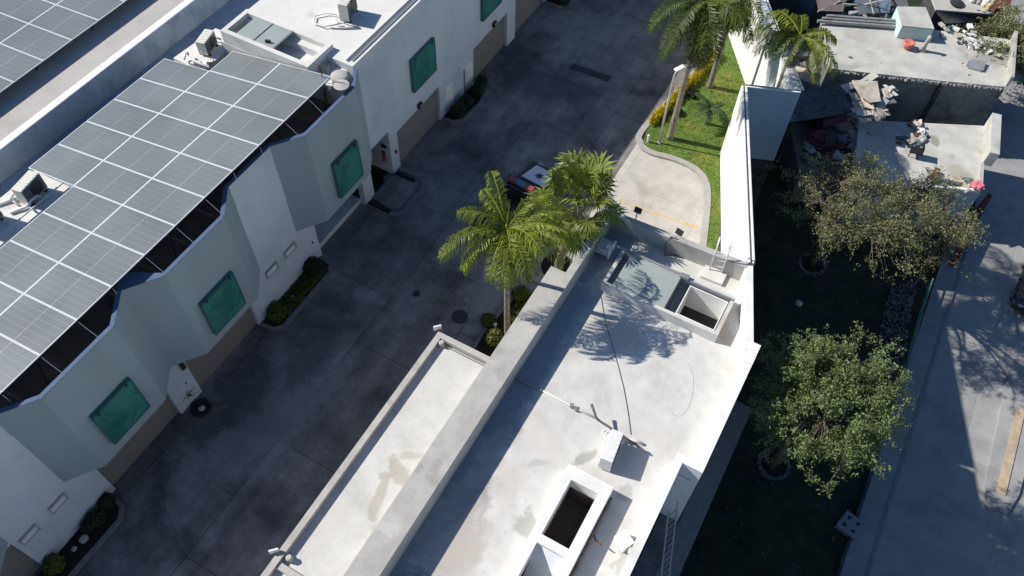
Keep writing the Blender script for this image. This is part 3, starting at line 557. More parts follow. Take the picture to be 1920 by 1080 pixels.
for i,(a,b) in enumerate(((362,120),(372,123),(395,118),(430,86))):
    q = P(a,b,6.91); tag(MB().rbox(q, .3*i, .3, .22, .14+.05*(i%2)).build('roof_block', 'cream', bevel=.02), ['cream block at the plinth end nearest the array corner','cream block just right of the plinth end block','cream block below the air conditioner above the array','cream block between the air conditioner and the skylight curb'][i], 'block', 'cream blocks on the plinth')
tank = thing('water_tank', 'squat grey tank at the bright roof corner by the solar array', 'tank', P(640,158,7.45))
MB().lathe(P(640,160,7.45), [(.3,0),(.34,.08),(.36,.5),(.3,.55)], 18).build('tank_body', 'parapet', tank, smooth=True)
MB().lathe(P(640,160,8.01), [(.30,0),(.32,.03),(.1,.07)], 18).build('tank_lid', 'parapet', tank)
q = P(605,130,7.452); tag(MB().rbox(q, .4, .55, .3, .22).build('rusty_box', 'cardboard', bevel=.03), 'rusty beige box at the upper right corner of the solar array', 'box')
mast = thing('antenna_mast', 'thin brown antenna mast beside the squat grey roof tank', 'mast', P(618,200,6.5))
q = P(617,205,6.5); MB().tube([q, q+Vector((0,0,2.3))], .018, 6).build('pole', 'rust', mast); MB().tube([q+Vector((-.3,0,2.2)), q+Vector((.3,.1,2.2))], .015, 5).tube([q+Vector((0,0,1.4)), q+Vector((.9,.9,.85))], .012, 5).build('crossbar', 'rust', mast)
for i,(a,b) in enumerate(((600,148),(585,140),(572,150),(620,168),(642,168),(650,178),(632,180),(606,160))):
    q = P(a+R(-2,2),b+R(-2,2),7.452 if b < 176 else 6.52); tag(MB().rbox(q, R(0,3), R(.15,.35), R(.12,.22), R(.08,.16)).build('rubble_piece', 'cream', bevel=.02), 'pale rubble piece scattered at the roof corner around the squat grey tank', 'rubble', 'rubble pieces by the grey roof tank')

# skylight on the white roof
sk = thing('skylight', 'long white skylight on the white roof with pale green sheet and open end', 'skylight', (-21.6,19.8,7.45))
MB().path([(-23.97,18.99),(-19.5,18.99),(-19.5,20.66),(-23.97,20.66)], .2, 7.452, 8.05, closed=True).build('curb', 'roofwhite', sk)
MB().box(-23.3,-21.37,19.2,20.45,8.0,8.04).build('sheet', 'frosted', sk)
MB().tube([(-22.4,19.2,8.06),(-22.4,20.45,8.06)], .015, 6).build('sheet_bar', 'greymetal', sk); MB().box(-21.41,-21.33,19.2,20.45,8.041,8.10).build('sheet_edge', 'greymetal', sk)
MB().box(-23.76,-19.71,19.2,20.45,7.452,7.46).build('light_well_floor', 'roofwhite', sk)
MB().rbox((-21.8,19.4,8.045), .4, .22, .08, .12).build('latch', 'darkmetal', sk)

# ================================================================== MIDDLE BUILDING
ZP, ZR = 4.7, 3.72
mid = thing('flat_roof_building', 'low building with cream flat roof, thick grey coping wall and white parapets', 'building', (-4, 12, 0))
holes = [(-2.62,-1.05,18.3,19.8),(-3.0,-2.03,8.25,10.32),(-3.0,-2.03,4.6,7.95)]
dk = MB(); dk.deck(-6.6, -.1, -6, 12.5, ZR, [h for h in holes if h[2] < 18]); dk.deck(-6.6, .45, 12.5, 18.05, ZR); dk.deck(-6.6, -1.6, 18.05, 21.2, ZR, [(-2.62,-1.6,18.3,19.8)])
dk.quad((-1.6,18.05,ZR),(.45,18.05,ZR),(.35,18.3,ZR),(-1.6,18.3,ZR)); dk.quad((-1.05,18.3,ZR),(.35,18.3,ZR),(-.2,19.8,ZR),(-1.05,19.8,ZR)); dk.quad((-1.6,19.8,ZR),(-.2,19.8,ZR),(-.9,21.2,ZR),(-1.6,21.2,ZR))
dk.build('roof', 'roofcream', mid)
w1 = MB().box(-7.52, -6.58, -6, 17.45, 0, ZP)
w1.build('coping_wall', 'parapet', mid)
MB().box(-6.9, -6.58, 17.45, 21.25, 0, ZP-.004).build('narrow_wall', 'parapet', mid)
MB().path([(-6.58,21.25),(-1.02,21.48)], -.26, 0, ZP-.10).build('back_parapet', 'parapet', mid)
MB().path([(-.80,21.45),(.42,18.12),(.68,18.12),(.66,12.55),(-.05,12.55),(.02,-6)], -.30, 0, ZP-.12).build('right_parapet', 'brightwhite', mid)
MB().path([(.68,18.12),(.68,17.2)], -.30, ZP-.119, ZP-.05).build('parapet_block', 'brightwhite', mid)
# annex
an = MB().box(-9.85,-7.53,-6,13.1,0,3.38); an.build('annex_roof', 'roofcream', mid)
MB().path([(-10.08,-6),(-10.08,13.35),(-7.53,13.35)], -.225, 0, 3.62).build('annex_parapet', 'parapet', mid)
MB().box(-9.86,-7.53,3.4,3.62,3.381,3.55).build('annex_cross_kerb', 'parapet', mid)
MB().tube([(-9.8,13.02,3.44),(-7.55,13.02,3.44)], .025, 6).build('annex_pipe', 'greymetal', mid)
# skylight one, across the building
s1 = thing('skylight', 'skylight across the cream roof with greenish sheet half slid open over a white shaft', 'skylight', (-3.2,19,ZR))
cz = 4.22
MB().path([(-5.6,18.02),(-.85,18.02),(-.85,20.0),(-5.6,20.0)], .14, ZR+.002, cz, closed=True).build('curb', 'roofcream', s1)
MB().box(-5.2,-2.98,18.17,19.85,cz-.07,cz-.03).build('sheet', 'frosted', s1)
MB().box(-3.05,-2.98,18.16,19.86,cz-.029,cz+.05).box(-2.9,-2.86,18.17,19.85,cz-.1,cz-.03).build('sheet_edge_bar', 'darkmetal', s1)
MB().tube([(-6.1,19.92,cz+.06),(-2.95,19.92,cz+.06)], .05, 7).tube([(-2.95,19.80,cz+.05),(-.95,19.80,cz+.05)], .035, 7).build('guide_rail', 'greymetal', s1)
MB().box(-3.1,-2.75,19.75,19.95,cz+.02,cz+.16).build('motor_block', 'greymetal', s1)
sh = MB(); sh.box(-2.62,-2.58,18.3,19.8,2.7,cz-.2).box(-1.09,-1.05,18.3,19.8,2.7,cz-.2).box(-2.58,-1.09,18.3,18.34,2.7,cz-.2).box(-2.58,-1.09,19.76,19.8,2.7,cz-.2); sh.build('shaft_wall', 'brightwhite', s1)
MB().box(-2.58,-1.09,18.34,19.76,2.6,2.7).build('shaft_floor', 'darkdoor', s1)
MB().box(-.99-.03,-.99+.02,18.17,19.85,cz-.3,cz-.1).build('inner_bar', 'greymetal', s1)
mb_ = thing('winch_box', 'grey ribbed motor box mounted beside the thick wall at the skylight end', 'motor box', (-6.2,19.75,ZR))
MB().box(-6.56,-6.0,19.45,20.0,ZR+.25,ZR+.62).build('housing', 'lampgrey', mb_, bevel=.02)
MB().box(-5.99,-5.93,19.4,20.05,ZR+.2,ZR+.68).build('end_plate', 'whitemetal', mb_)
MB().box(-6.5,-6.4,19.6,19.9,ZR+.002,ZR+.25).build('leg', 'darkmetal', mb_)
# skylight two
s2 = thing('skylight', 'raised white box skylight with a brown open shaft near the bottom of the photo', 'skylight', (-2.5,8,ZR))
cz = 4.32
cb = MB(); X0,X1,Y0,Y1 = -3.32,-1.68,2.5,10.78
for x0,x1,y0,y1 in ((X0,-3.0,Y0,Y1),(-2.03,X1,Y0,Y1),(-3.0,-2.03,10.32,Y1),(-3.0,-2.03,7.95,8.25),(-3.0,-2.03,Y0,4.6)): cb.box(x0,x1,y0,y1,ZR+.002,cz)
cb.build('curb', 'brightwhite', s2)
MB().box(-3.0,-2.03,8.25,10.32,2.6,2.7).build('shaft_floor', 'darkvoid', s2)
MB().box(-3.04,-3.0,8.25,10.32,2.7,ZR).box(-2.03,-1.99,8.25,10.32,2.7,ZR).box(-3.0,-2.03,10.32,10.36,2.7,ZR).box(-3.0,-2.03,8.2,8.25,2.7,ZR).build('shaft_wall', 'darkvoid', s2)
MB().add([(-3.0,7.95,cz-.15),(-2.03,7.95,cz-.15),(-2.03,6.6,2.6),(-3.0,6.6,2.6)],[(0,1,2,3)]).box(-3.0,-2.03,4.6,7.9,2.4,2.5).build('sloped_lining', 'white', s2)
MB().tube([(-1.62,2.5,ZR+.12),(-1.62,10.6,ZR+.12)], .06, 7).build('side_pipe', 'oldsteel', s2)
MB().tube([(-1.55,9.2,ZR+.1),(-1.45,9.0,ZR+.35),(-1.2,8.95,ZR+.38)], .03, 6).build('valve', 'rust', s2)
# air conditioner and fittings on the cream roof
t = ac_unit('ac_unit', (-2.32,11.95,ZR+.004), math.radians(-84), 'white air conditioner on the cream roof above the brown skylight shaft', 1.15,.42,.78, m='whitemetal')
pb = thing('pipe_bundle', 'white insulated pipe coil behind the air conditioner on the cream roof', 'pipes', P(1145,820,ZR))
g = MB()
for k in range(3):
    c = P(1143+5*k,818+3*k,ZR+.12+.1*k); g.tube([c+Vector((.22*math.cos(a)*1.2,.2*math.sin(a),.02*a)) for a in [i*.45 for i in range(15)]], .045, 7)
g.tube([P(1160,822,ZR+.1),P(1190,826,ZR+.08),P(1205,832,ZR+.06)], .06, 7); g.build('coil', 'whitemetal', pb, smooth=True)
pipe('roof_pipe', [P(a,b,ZR+.06) for a,b in ((958,704),(1012,731),(1018,733))], .05, 'greymetal', 'grey roof pipe crossing the shadow of the thick coping wall', 'pipe')
pipe('roof_pipe', [P(a,b,ZR+.06) for a,b in ((1016,732),(1060,755),(1072,762),(1120,785))], .04, 'whitemetal', 'white roof pipe crossing the sunlit cream roof toward the bent pole', 'pipe')
q1 = P(1072,762,ZR+.05); tag(MB().rbox(q1, .4, .14, .12, .13).rbox(q1+Vector((.18,-.05,0)), .4, .1, .1, .1).build('pipe_valve', 'greymetal'), 'small grey valve on the white roof pipe', 'valve')
bp = thing('bent_pole', 'bent old grey steel pole standing on the cream roof above the air conditioner', 'pole', P(1120,790,ZR))
MB().tube([P(1205,842,ZR+.3),P(1160,812,ZR+.45),P(1122,788,ZR+.6),P(1118,783,ZR+.65),P(1109,758,ZR+.75)], [.035,.045,.045,.045,.055], 8).build('tube', 'oldsteel', bp)
MB().tube([P(1160,812,ZR+.02),P(1160,812,ZR+.45)], .03, 6).build('support', 'oldsteel', bp)
pipe('roof_cable', [P(a,b,ZR+.02) for a,b in ((1127,556),(1134,600),(1146,640),(1160,690),(1170,730),(1178,775),(1183,815))], .009, 'darkmetal', 'dark cable running down the cream roof from the skylight to the air conditioner', 'cable')
pipe('roof_cable', [P(a,b,ZR+.02) for a,b in ((1290,680),(1300,705),(1298,740),(1290,765),(1275,780),(1262,778),(1260,770))], .004, 'lampgrey', 'thin loose wire curling on the cream roof near the right parapet', 'cable')
rc = thing('roof_can', 'pale metal vent box lying on the cream roof near the bottom right parapet', 'vent box', P(1165,1015,ZR))
c = P(1168,1018,ZR+.01); MB().rbox(c, -.5, .5, .44, .36).build('box', 'brightwhite', rc, bevel=.02); MB().tube([c+Vector((.2,-.1,.17)), c+Vector((.42,-.22,.17))], .13, 10).build('spout', 'parapet', rc)
# ladder hooked over the back parapet
ld = thing('roof_ladder', 'white pool style ladder with curved rails on a pad by the back parapet', 'ladder', P(1345,518,ZR))
pc = P(1340,520,ZR+.01); MB().prism(PP([(1312,521),(1352,537),(1365,512),(1322,500)], ZR), ZR+.003, ZR+.14).build('pad', 'roofwhite', ld)
d_ = P(1365,512,ZR)-P(1322,500,ZR); d_.normalize(); fwd = Vector((-d_.y, d_.x, 0))
for s in (-.24,.24):
    b = P(1340,512,ZR)+d_*s
    MB().tube([b+Vector((0,0,.14)), b+fwd*.05+Vector((0,0,1.35)), b+fwd*.10+Vector((0,0,1.62)), b+fwd*.24+Vector((0,0,1.76)), b+fwd*.42+Vector((0,0,1.68)), b+fwd*.50+Vector((0,0,1.4)), b+fwd*.53+Vector((0,0,1.0))], .028, 8).build('rail', 'whitemetal', ld, smooth=True)
g = MB()
for h, f in ((.45,.015),(.8,.03),(1.15,.045)):
    b = P(1340,512,ZR)+fwd*f+Vector((0,0,h)); g.tube([b-d_*.24, b+d_*.24], .02, 6)
g.build('rung', 'whitemetal', ld)
bk = thing('pipe_bracket', 'triangular metal pipe frame leaning on the inside of the back parapet', 'bracket', P(1262,470,ZR))
MB().tube([P(1245,478,ZR+.03),P(1249,455,ZR+.5),P(1258,444,ZR+.95),P(1268,446,ZR+.95),P(1277,470,ZR+.3),P(1275,479,ZR+.03),P(1245,478,ZR+.03)], .028, 7).build('frame', 'oldsteel', bk)
MB().tube([P(1272,480,ZR+.06),P(1310,488,ZR+.06),P(1335,481,ZR+.4)], .025, 7).build('hose', 'greymetal', bk)
def floodlight(p, aim, label, pole=.35):
    t = thing('floodlight', label, 'floodlight', p, 'floodlights on the low building'); p = Vector(p); aim = Vector(aim).normalized()
    MB().tube([p, p+Vector((0,0,pole))], .025, 6).build('stand', 'greymetal', t)
    sd = aim.cross(Vector((0,0,1))).normalized(); upv = sd.cross(aim)
    MB().obox(p+aim*.06+Vector((0,0,pole+.06)), aim, sd, upv, .05, .15, .11).build('head', 'darkmetal', t)
    MB().obox(p+aim*.115+Vector((0,0,pole+.06)), aim, sd, upv, .006, .13, .09).build('lens', 'lampgrey', t)
floodlight((-5.7,21.3,ZP-.1), (0,1,-.6), 'dark floodlight on the back parapet near the palm', .45)
floodlight((-3.9,21.38,ZP-.1), (.2,1,-.6), 'dark floodlight on the back parapet near the pipe frame', .12)
for p, lb in (((-10.16,13.4,3.62),'white floodlight at the upper corner of the annex roof'),((-10.16,3.75,3.62),'white floodlight at the lower corner of the annex roof')):
    t = thing('corner_light', lb, 'floodlight', p); q = Vector(p)
    MB().obox(q+Vector((0,.02,.1)), (-.7,.7,0), (.7,.7,0), (0,0,1), .03, .15, .12).build('head', 'whitemetal', t); MB().tube([q-Vector((0,0,.1)), q+Vector((.06,-.02,.05))], .02, 6).build('stand', 'greymetal', t)
MB().lathe((-9.72,13.0,3.382), [(.11,0),(.11,.22),(.08,.26)], 12).build('vent_stub', 'parapet', mid)
MB().lathe((-9.66,3.85,3.382), [(.11,0),(.11,.22),(.08,.26)], 12).build('vent_stub', 'parapet', mid)
ld2 = thing('wall_ladder', 'grey metal ladder in the shade below the right parapet at the bottom', 'ladder', (.8,10.9,0))
la, lb_ = P(1244,985,1.2), P(1272,1092,0); la, lb_ = Vector((.28,11.8,2.8)), Vector((1.15,10.2,.02))
sd = Vector((.35,.9,0)).normalized()*.22
for s in (-1,1): MB().tube([la+sd*s, lb_+sd*s], .03, 6).build('rail', 'greymetal', ld2)
g = MB()
for k in range(1,12): c = la.lerp(lb_, k/12); g.tube([c-sd, c+sd], .02, 5)
g.build('rung', 'greymetal', ld2)
structure(MB().box(.75,1.5,-14,18.3,.003,.05).build('side_path', 'darkkerb'))

# ================================================================== boundary walls
bw = thing('boundary_wall', 'tall white diagonal boundary wall along the lawn, brightly sunlit', 'boundary wall', (-3,27,0))
da = Vector((4.42,-11.05)).normalized(); A0 = Vector((-4.82,31.16)); A1 = Vector((-1.03,21.6))
MB().path([A0, A1], .26, 0, 4.47).build('wall', 'brightwhite', bw)
cpp = MB().path([(A0.x+.03,A0.y),(A1.x+.03,A1.y)], .05, 4.471, 4.53); cpp.path([(A0.x+.2,A0.y+.05),(A1.x+.2,A1.y+.05)], .05, 4.471, 4.53); cpp.build('coping_strip', 'whitemetal', bw)
MB().tube([(A0.x+.13,A0.y,4.50),((A0.x+A1.x)/2+.14,(A0.y+A1.y)/2,4.49),(A1.x+.13,A1.y,4.50)], .014, 5).build('wire', 'darkmetal', bw)
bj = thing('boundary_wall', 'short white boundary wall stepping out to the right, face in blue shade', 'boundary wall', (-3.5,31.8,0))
MB().path([(-4.60,31.25),(-2.3,32.15)], .22, 0, 4.42).build('wall', 'shadedwhite', bj)
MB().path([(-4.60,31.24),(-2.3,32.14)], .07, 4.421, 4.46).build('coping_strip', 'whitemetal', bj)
bf = thing('boundary_wall', 'far white boundary wall behind the tall palms, running to the top of the photo', 'boundary wall', (-5.5,36.8,0))
MB().path([(-2.32,32.37),(-8.4,41.6)], .26, 0, 4.42).build('wall', 'brightwhite', bf)
MB().path([(-2.22,32.40),(-8.3,41.65)], .06, 4.421, 4.46).build('coping_strip', 'whitemetal', bf)

# ================================================================== VEGETATION
def azpx(c, px, py, z=None):
    z = c[2] if z is None else z; q = P(px, py, z); return math.atan2(q.y-c[1], q.x-c[0])
def frond(c, az, elev, length, droop, leaf=.55, m='palm', parent=None, n=46, wd=.036, curl=0., name='frond', twist=0., hang=.75):
    """one feather frond: an arching stalk with two ranks of hanging leaflets"""
    mb = MB(); pts = []; p = Vector(c); N = 14
    for i in range(N+1):
        t = i/N; e = elev-droop*t**1.25; a = az+curl*t*t
        pts.append(p.copy()); p = p+Vector((math.cos(e)*math.cos(a), math.cos(e)*math.sin(a), math.sin(e)))*(length/N)
    mb.tube(pts, [.032*(1-.85*i/N)+.004 for i in range(N+1)], 5)
    for i in range(n):
        t = .10+.90*(i+R(-.3,.3))/n; t = min(max(t,.06),.995); k = t*N; j = min(int(k), N-1); q = pts[j].lerp(pts[j+1], k-j); tn = (pts[j+1]-pts[j]).normalized()
        sd = tn.cross(Vector((0,0,1))); sd = sd.normalized() if sd.length > .05 else Vector((-math.sin(az), math.cos(az), 0))
        L = leaf*(math.sin(math.pi*min(1, .16+.78*t))**.7)*R(.8,1.12)
        for s in (-1,1):
            if random.random() < .08: continue
            d0 = (sd*s*R(.45,1)+tn*R(.3,.75)+Vector((0,0,R(-.25,.3)))).normalized(); d1 = (d0*.55+Vector((R(-.12,.12),R(-.12,.12),-hang*R(.6,1.35)))+tn*.2).normalized(); d2 = (d0*.2+Vector((0,0,-1.1*hang-.2))).normalized()
            w_ = tn*wd*.5+Vector((0,0,wd*.25*s)); a = q; b = a+d0*L*.38; e_ = b+d1*L*.36; f_ = e_+d2*L*.3
            o = len(mb.v); mb.v += [tuple(a-w_*.5),tuple(a+w_*.5),tuple(b+w_),tuple(b-w_),tuple(e_+w_*.8),tuple(e_-w_*.8),tuple(f_)]
            mb.f += [[o,o+1,o+2,o+3],[o+3,o+2,o+4,o+5],[o+5,o+4,o+6]]; mb.mi += [0]*3
    return mb.build(name, m, parent, fixn=False)
def palm_trunk(parent, base, top, r0, r1, bend=.0, m='palmbark'):
    base, top = Vector(base), Vector(top); pts = []; rr = []; N = 26
    for i in range(N+1):
        t = i/N; pts.append(base.lerp(top, t)+Vector((bend*math.sin(math.pi*t), 0, 0))); rr.append((r0+(r1-r0)*t)*(1+.05*(i%2))*(1.35 if i == 0 else 1))
    return MB().tube(pts, rr, 12).build('trunk', m, parent, smooth=True)

pl1 = thing('feather_palm', 'bright green feather palm with drooping fronds between the driveway and the thick coping wall', 'palm tree', (-8.75,16.35,0))
pc = Vector((-8.78,16.15,7.5)); palm_trunk(pl1, (-8.75,16.35,0), pc-Vector((0,0,.15)), .13, .085, .0)
MB().tube([pc-Vector((0,0,1.0)), pc-Vector((0,0,.3)), pc+Vector((0,0,.25))], [.085,.115,.05], 10).build('crownshaft', 'palm', pl1, smooth=True)
fr = [((808,470),.55,2.9,1.65,.25),((912,318),.75,2.9,1.6,-.1),((1068,470),.7,2.9,1.75,.2),((1050,420),.35,2.2,1.2,0),((938,560),.35,2.5,1.75,0),((962,575),.2,2.3,1.6,.1),((1020,520),.45,2.3,1.55,0),
      ((880,420),.95,2.0,1.4,.2),((905,370),.9,1.9,1.5,0),((835,500),.35,2.4,1.6,.2),((900,540),.3,2.2,1.6,0),((1000,540),.55,2.5,1.75,.1),((1055,450),.75,2.9,1.75,.1),((1030,470),.5,2.7,1.75,.15),((1060,395),.45,2.9,1.5,.1),((1040,355),.6,2.6,1.5,0),((1000,470),.9,2.2,1.7,-.2),((965,545),.7,1.7,1.5,0)]
for (px, py), e, L, dr, cu in fr: frond(pc, azpx(pc, px, py), e, L, dr, .8, 'palm', pl1, 64, .032, cu, hang=1.5)
MB().tube([pc, pc+Vector((.02,.02,.7)), pc+Vector((.05,.1,1.5))], [.03,.02,.006], 6).build('spear_leaf', 'palm', pl1)

def fan_leaf(mb, c, az, elev, pet, rad, fold=.5):
    d = Vector((math.cos(elev)*math.cos(az), math.cos(elev)*math.sin(az), math.sin(elev))); c = Vector(c); h = c+d*pet-Vector((0,0,pet*.12))
    mb.tube([c, c+d*pet*.5, h], [.022,.016,.012], 5)
    sd = d.cross(Vector((0,0,1))); sd = sd.normalized() if sd.length > .05 else Vector((1,0,0)); up = sd.cross(d); n = 26
    for i in range(n):
        a = (i-(n-1)/2)/(n-1)*math.radians(225); L = rad*(1-.3*abs(a)/2.2)*R(.82,1.1)
        dr = (d*math.cos(a)+sd*math.sin(a)).normalized(); dr = (dr+up*fold*(.35*abs(math.sin(a)))+Vector((0,0,-.08))).normalized(); q = dr.cross(up).normalized()*rad*.042
        m_ = h+dr*L*.6; tip = h+dr*L+Vector((0,0,-.24*L*R(.3,2.))); zf = up*.018*(1 if i%2 else -1)
        o = len(mb.v); mb.v += [tuple(h), tuple(m_-q+zf), tuple(m_+q+zf), tuple(tip)]; mb.f += [[o,o+1,o+2],[o+1,o+3,o+2]]; mb.mi += [0,0]
fp = thing('fan_palm', 'bushy fan palm with stiff round leaves standing behind the feather palm', 'palm tree', (-8.6,20.7,0))
fc = Vector((-7.9,20.35,5.3)); palm_trunk(fp, (-8.6,20.7,0), fc, .2, .17)
for k in range(33):
    mb = MB(); f_ = k/33; el = math.radians(88-118*f_**.9+R(-12,12)); fan_leaf(mb, fc+Vector((R(-.08,.08),R(-.08,.08),R(-.1,.3))), k*2.399+R(-.2,.2), el, R(.8,1.45), R(.85,1.2)); mb.build('fan_leaf', 'fan', fp, fixn=False)
mb = MB()
for k in range(9): fan_leaf(mb, fc-Vector((0,0,.4)), k*.7+R(-.2,.2), math.radians(R(-65,-35)), R(.5,.8), .6)
mb.build('dead_skirt', 'drypalm', fp, fixn=False)

pa = thing('tall_palm', 'tall palm with slender leaning grey trunk beside the lamp post on the lawn', 'palm tree', P(1255,262))
b = P(1255,262); t_ = Vector((b.x+.1, b.y+.05, 8.3)); palm_trunk(pa, b, t_, .16, .12)
for (px, py), e, L, dr, cu in [((1225,80),.3,3.5,1.8,-.15),((1262,60),.45,3.1,1.75,0),((1318,120),.0,3.0,1.5,0),((1338,90),.35,3.0,1.75,0),((1385,40),.5,3.0,1.6,0),((1250,-60),.7,2.8,1.3,0),((1340,-90),.7,2.8,1.3,0),((1300,90),-.15,2.6,1.35,0),((1240,20),.4,2.9,1.6,0),((1300,140),.1,3.2,1.7,.1),((1328,130),.2,3.3,1.8,0),((1280,120),.05,3.0,1.7,0),((1350,60),.2,3.0,1.8,.1),((1345,140),.0,3.1,1.6,0),((1400,-40),.6,2.8,1.4,0)]:
    frond(t_, azpx(t_, px, py), e, L*1.08, dr+.2, 1.05, 'palmdark', pa, 84, .034, cu, hang=1.5)
mb = MB()
for k in range(5): mb.tube([t_-Vector((0,0,.1)), t_+Vector((.2*math.cos(k*1.3),.2*math.sin(k*1.3),-.35)), t_+Vector((.3*math.cos(k*1.3),.3*math.sin(k*1.3),-.8))], [.03,.03,.01], 5)
mb.build('dry_leaf_base', 'drypalm', pa)
pb_ = thing('tall_palm', 'dark palm in the middle of the tall palms above the lawn with a slanted trunk', 'palm tree', P(1330,165))
b = P(1330,165); t_ = Vector((b.x+.05, b.y, 6.0)); palm_trunk(pb_, b, t_, .15, .12)
for k, (px, py) in enumerate([(1330,110),(1360,120),(1395,115),(1420,70),(1410,20),(1350,-40),(1310,20),(1380,-50),(1400,95),(1345,60),(1375,70),(1405,50),(1355,20)]):
    frond(t_, azpx(t_, px, py), R(.1,.6), R(2.3,2.8), R(1.6,1.9), .95, 'palmdark', pb_, 80, .034, R(-.2,.2), hang=1.4)
pcx = thing('tall_palm', 'bright green palm leaning over the far white wall, with a brown skirt on its trunk', 'palm tree', (-3.6,33.4,0))
t_ = Vector((-3.35,33.9,6.0)); palm_trunk(pcx, (-3.6,33.4,0), t_, .15, .12, .0)
for k, (px, py) in enumerate([(1555,60),(1520,95),(1475,120),(1500,30),(1440,10),(1390,110),(1360,90),(1420,130),(1540,90),(1455,60)]):
    frond(t_, azpx(t_, px, py), R(.25,.7), R(2.2,2.8), R(1.5,1.8), .85, 'palm' if k in (0,1,3,4,8,9) else 'palmdark', pcx, 76, .034, R(-.2,.2), hang=1.3)
mb = MB()
for k in range(14):
    a = k*.45; mb.tube([t_-Vector((0,0,.5)), t_+Vector((.16*math.cos(a),.16*math.sin(a),-1.1)), t_+Vector((.26*math.cos(a),.26*math.sin(a),-1.7-.4*R(0,1)))], [.03,.045,.012], 5)
mb.build('dry_skirt', 'drypalm', pcx)
cy = thing('small_palm', 'small grey green palm with low spreading fronds on the lawn', 'palm tree', P(1322,232,.1))
b = P(1322,232,.1); t_ = b+Vector((0,.05,.95)); palm_trunk(cy, b, t_, .09, .07)
for k in range(16): frond(t_, k*2.399, R(.1,.9), R(.9,1.2), R(1.0,1.5), .34, 'cycad', cy, 26, .028)

def tree(name, label, base, c, rx, ry, rz, ncl, npl, lsize, m, cl=.32, low=-.35, seed=1, twigs=.5, gap=-.2):
    rs = random.getstate(); random.seed(seed)
    t = thing(name, label, 'tree', base); base, c = Vector(base), Vector(c); tr = MB(); fork = base.lerp(c, .45)+Vector((R(-.2,.2),R(-.2,.2),0)); fork.z = base.z+(c.z-rz*.7-base.z)*.85
    tr.tube([base, base.lerp(fork,.5)+Vector((R(-.15,.15),R(-.15,.15),0)), fork], [.24,.19,.16], 9)
    limbs = []
    for k in range(9):
        a = k*2*math.pi/9+R(-.3,.3); e = R(.1,1.0); q = c+Vector((rx*.62*math.cos(a)*math.cos(e), ry*.62*math.sin(a)*math.cos(e), rz*.55*math.sin(e)-.1*rz)); mid = fork.lerp(q,.5)+Vector((R(-.3,.3),R(-.3,.3),R(0,.35)))
        tr.tube([fork, mid, q], [.10,.065,.035], 6); limbs.append(q); limbs.append(mid)
    lf = MB(); tw = MB(); nt_ = 0
    for k in range(ncl):
        d = Vector((random.gauss(0,1), random.gauss(0,1), random.gauss(0,1))).normalized()
        if d.z < low: d.z = -d.z*.6
        s = 1+.50*noise.noise(d*2.3+Vector((seed*7.3,0,0)))+.22*noise.noise(d*5.3+Vector((seed*3.1,0,9)))
        k_ = (R(.28,1)**.6)*s; q = c+Vector((d.x*rx*k_, d.y*ry*k_, d.z*rz*k_))
        if noise.noise(q*.85+Vector((seed*11.,0,0))) < gap: continue
        near = min(limbs, key=lambda h: (h-q).length); out = (q-c).normalized()
        if random.random() < twigs: tw.tube([near, near.lerp(q,.55)+Vector((R(-.12,.12),R(-.12,.12),R(-.05,.15))), q], [.024,.014,.007], 4, cap=False)
        for b_ in range(random.choice((2,3,3,4))):     # leafy twigs fan out from each branch end
            dr = (out*R(.2,1.)+Vector((R(-1,1),R(-1,1),R(-.35,.75)))).normalized(); L = cl*R(1.2,2.9); p0 = q-dr*L*.25; p1 = q+dr*L*.45+Vector((0,0,R(-.06,.06))); p2 = q+dr*L+Vector((0,0,-.16*L))
            if random.random() < .55: tw.tube([p0, p1, p2], [.008,.006,.003], 3, cap=False)
            bare = random.random() < .07
            for m_ in range(0 if bare else npl):
                t2 = R(0,1); pc_ = p0.lerp(p1,t2*2) if t2 < .5 else p1.lerp(p2,t2*2-1); sp_ = .10*(1.1-.55*t2)
                pc_ = pc_+Vector((random.gauss(0,sp_),random.gauss(0,sp_),random.gauss(0,sp_*.8)))
                nn = Vector((R(-1,1),R(-1,1),R(-.2,1.2))).normalized(); a = nn.orthogonal().normalized(); a = Matrix.Rotation(R(0,6.28),3,nn) @ a; b2 = nn.cross(a); sz = lsize*R(.6,1.35); a *= sz*.85; b2 *= sz*.33
                o = len(lf.v); lf.v += [tuple(pc_-a), tuple(pc_-b2), tuple(pc_+a), tuple(pc_+b2)]; lf.f.append([o,o+1,o+2,o+3]); lf.mi.append(0)
    tr.build('trunk', 'bark', t, smooth=True, fixn=False); tw.build('twigs', 'bark', t, fixn=False); lf.build('crown', m, t, fixn=False)
    random.setstate(rs); return t
tree('mesquite_tree', 'dense round mesquite tree with lumpy olive crown, lower right beside the street', P(1445,872,ZL), P(1549,762,2.2), 2.55, 2.95, 1.75, 720, 26, .075, 'mesq', .24, seed=3, twigs=.6, gap=-.30)
tree('mesquite_tree', 'sprawling thin mesquite tree with open branches in front of the near house', P(1520,495,ZL), P(1616,395,1.5), 3.5, 3.1, 1.25, 660, 12, .068, 'mesq2', .27, seed=8, twigs=1., gap=-.22)
tree('mesquite_tree', 'added smaller mesquite, outer crown of the thin one, shading the street', P(1770,470,ZL), P(1745,420,-1.2), 2.5, 3.2, 1.2, 320, 12, .068, 'mesq2', .27, seed=12, twigs=1., gap=-.25)  # added tree, extends the thin mesquite's crown to shade the street
tree('mesquite_tree', 'grey green tree cut by the upper right corner behind the roofs', P(1890,140,ZL), P(1895,95,-2.6), 2.6, 3.0, 1.5, 420, 24, .085, 'mesq2', .30, seed=5, twigs=.7, gap=-.3)

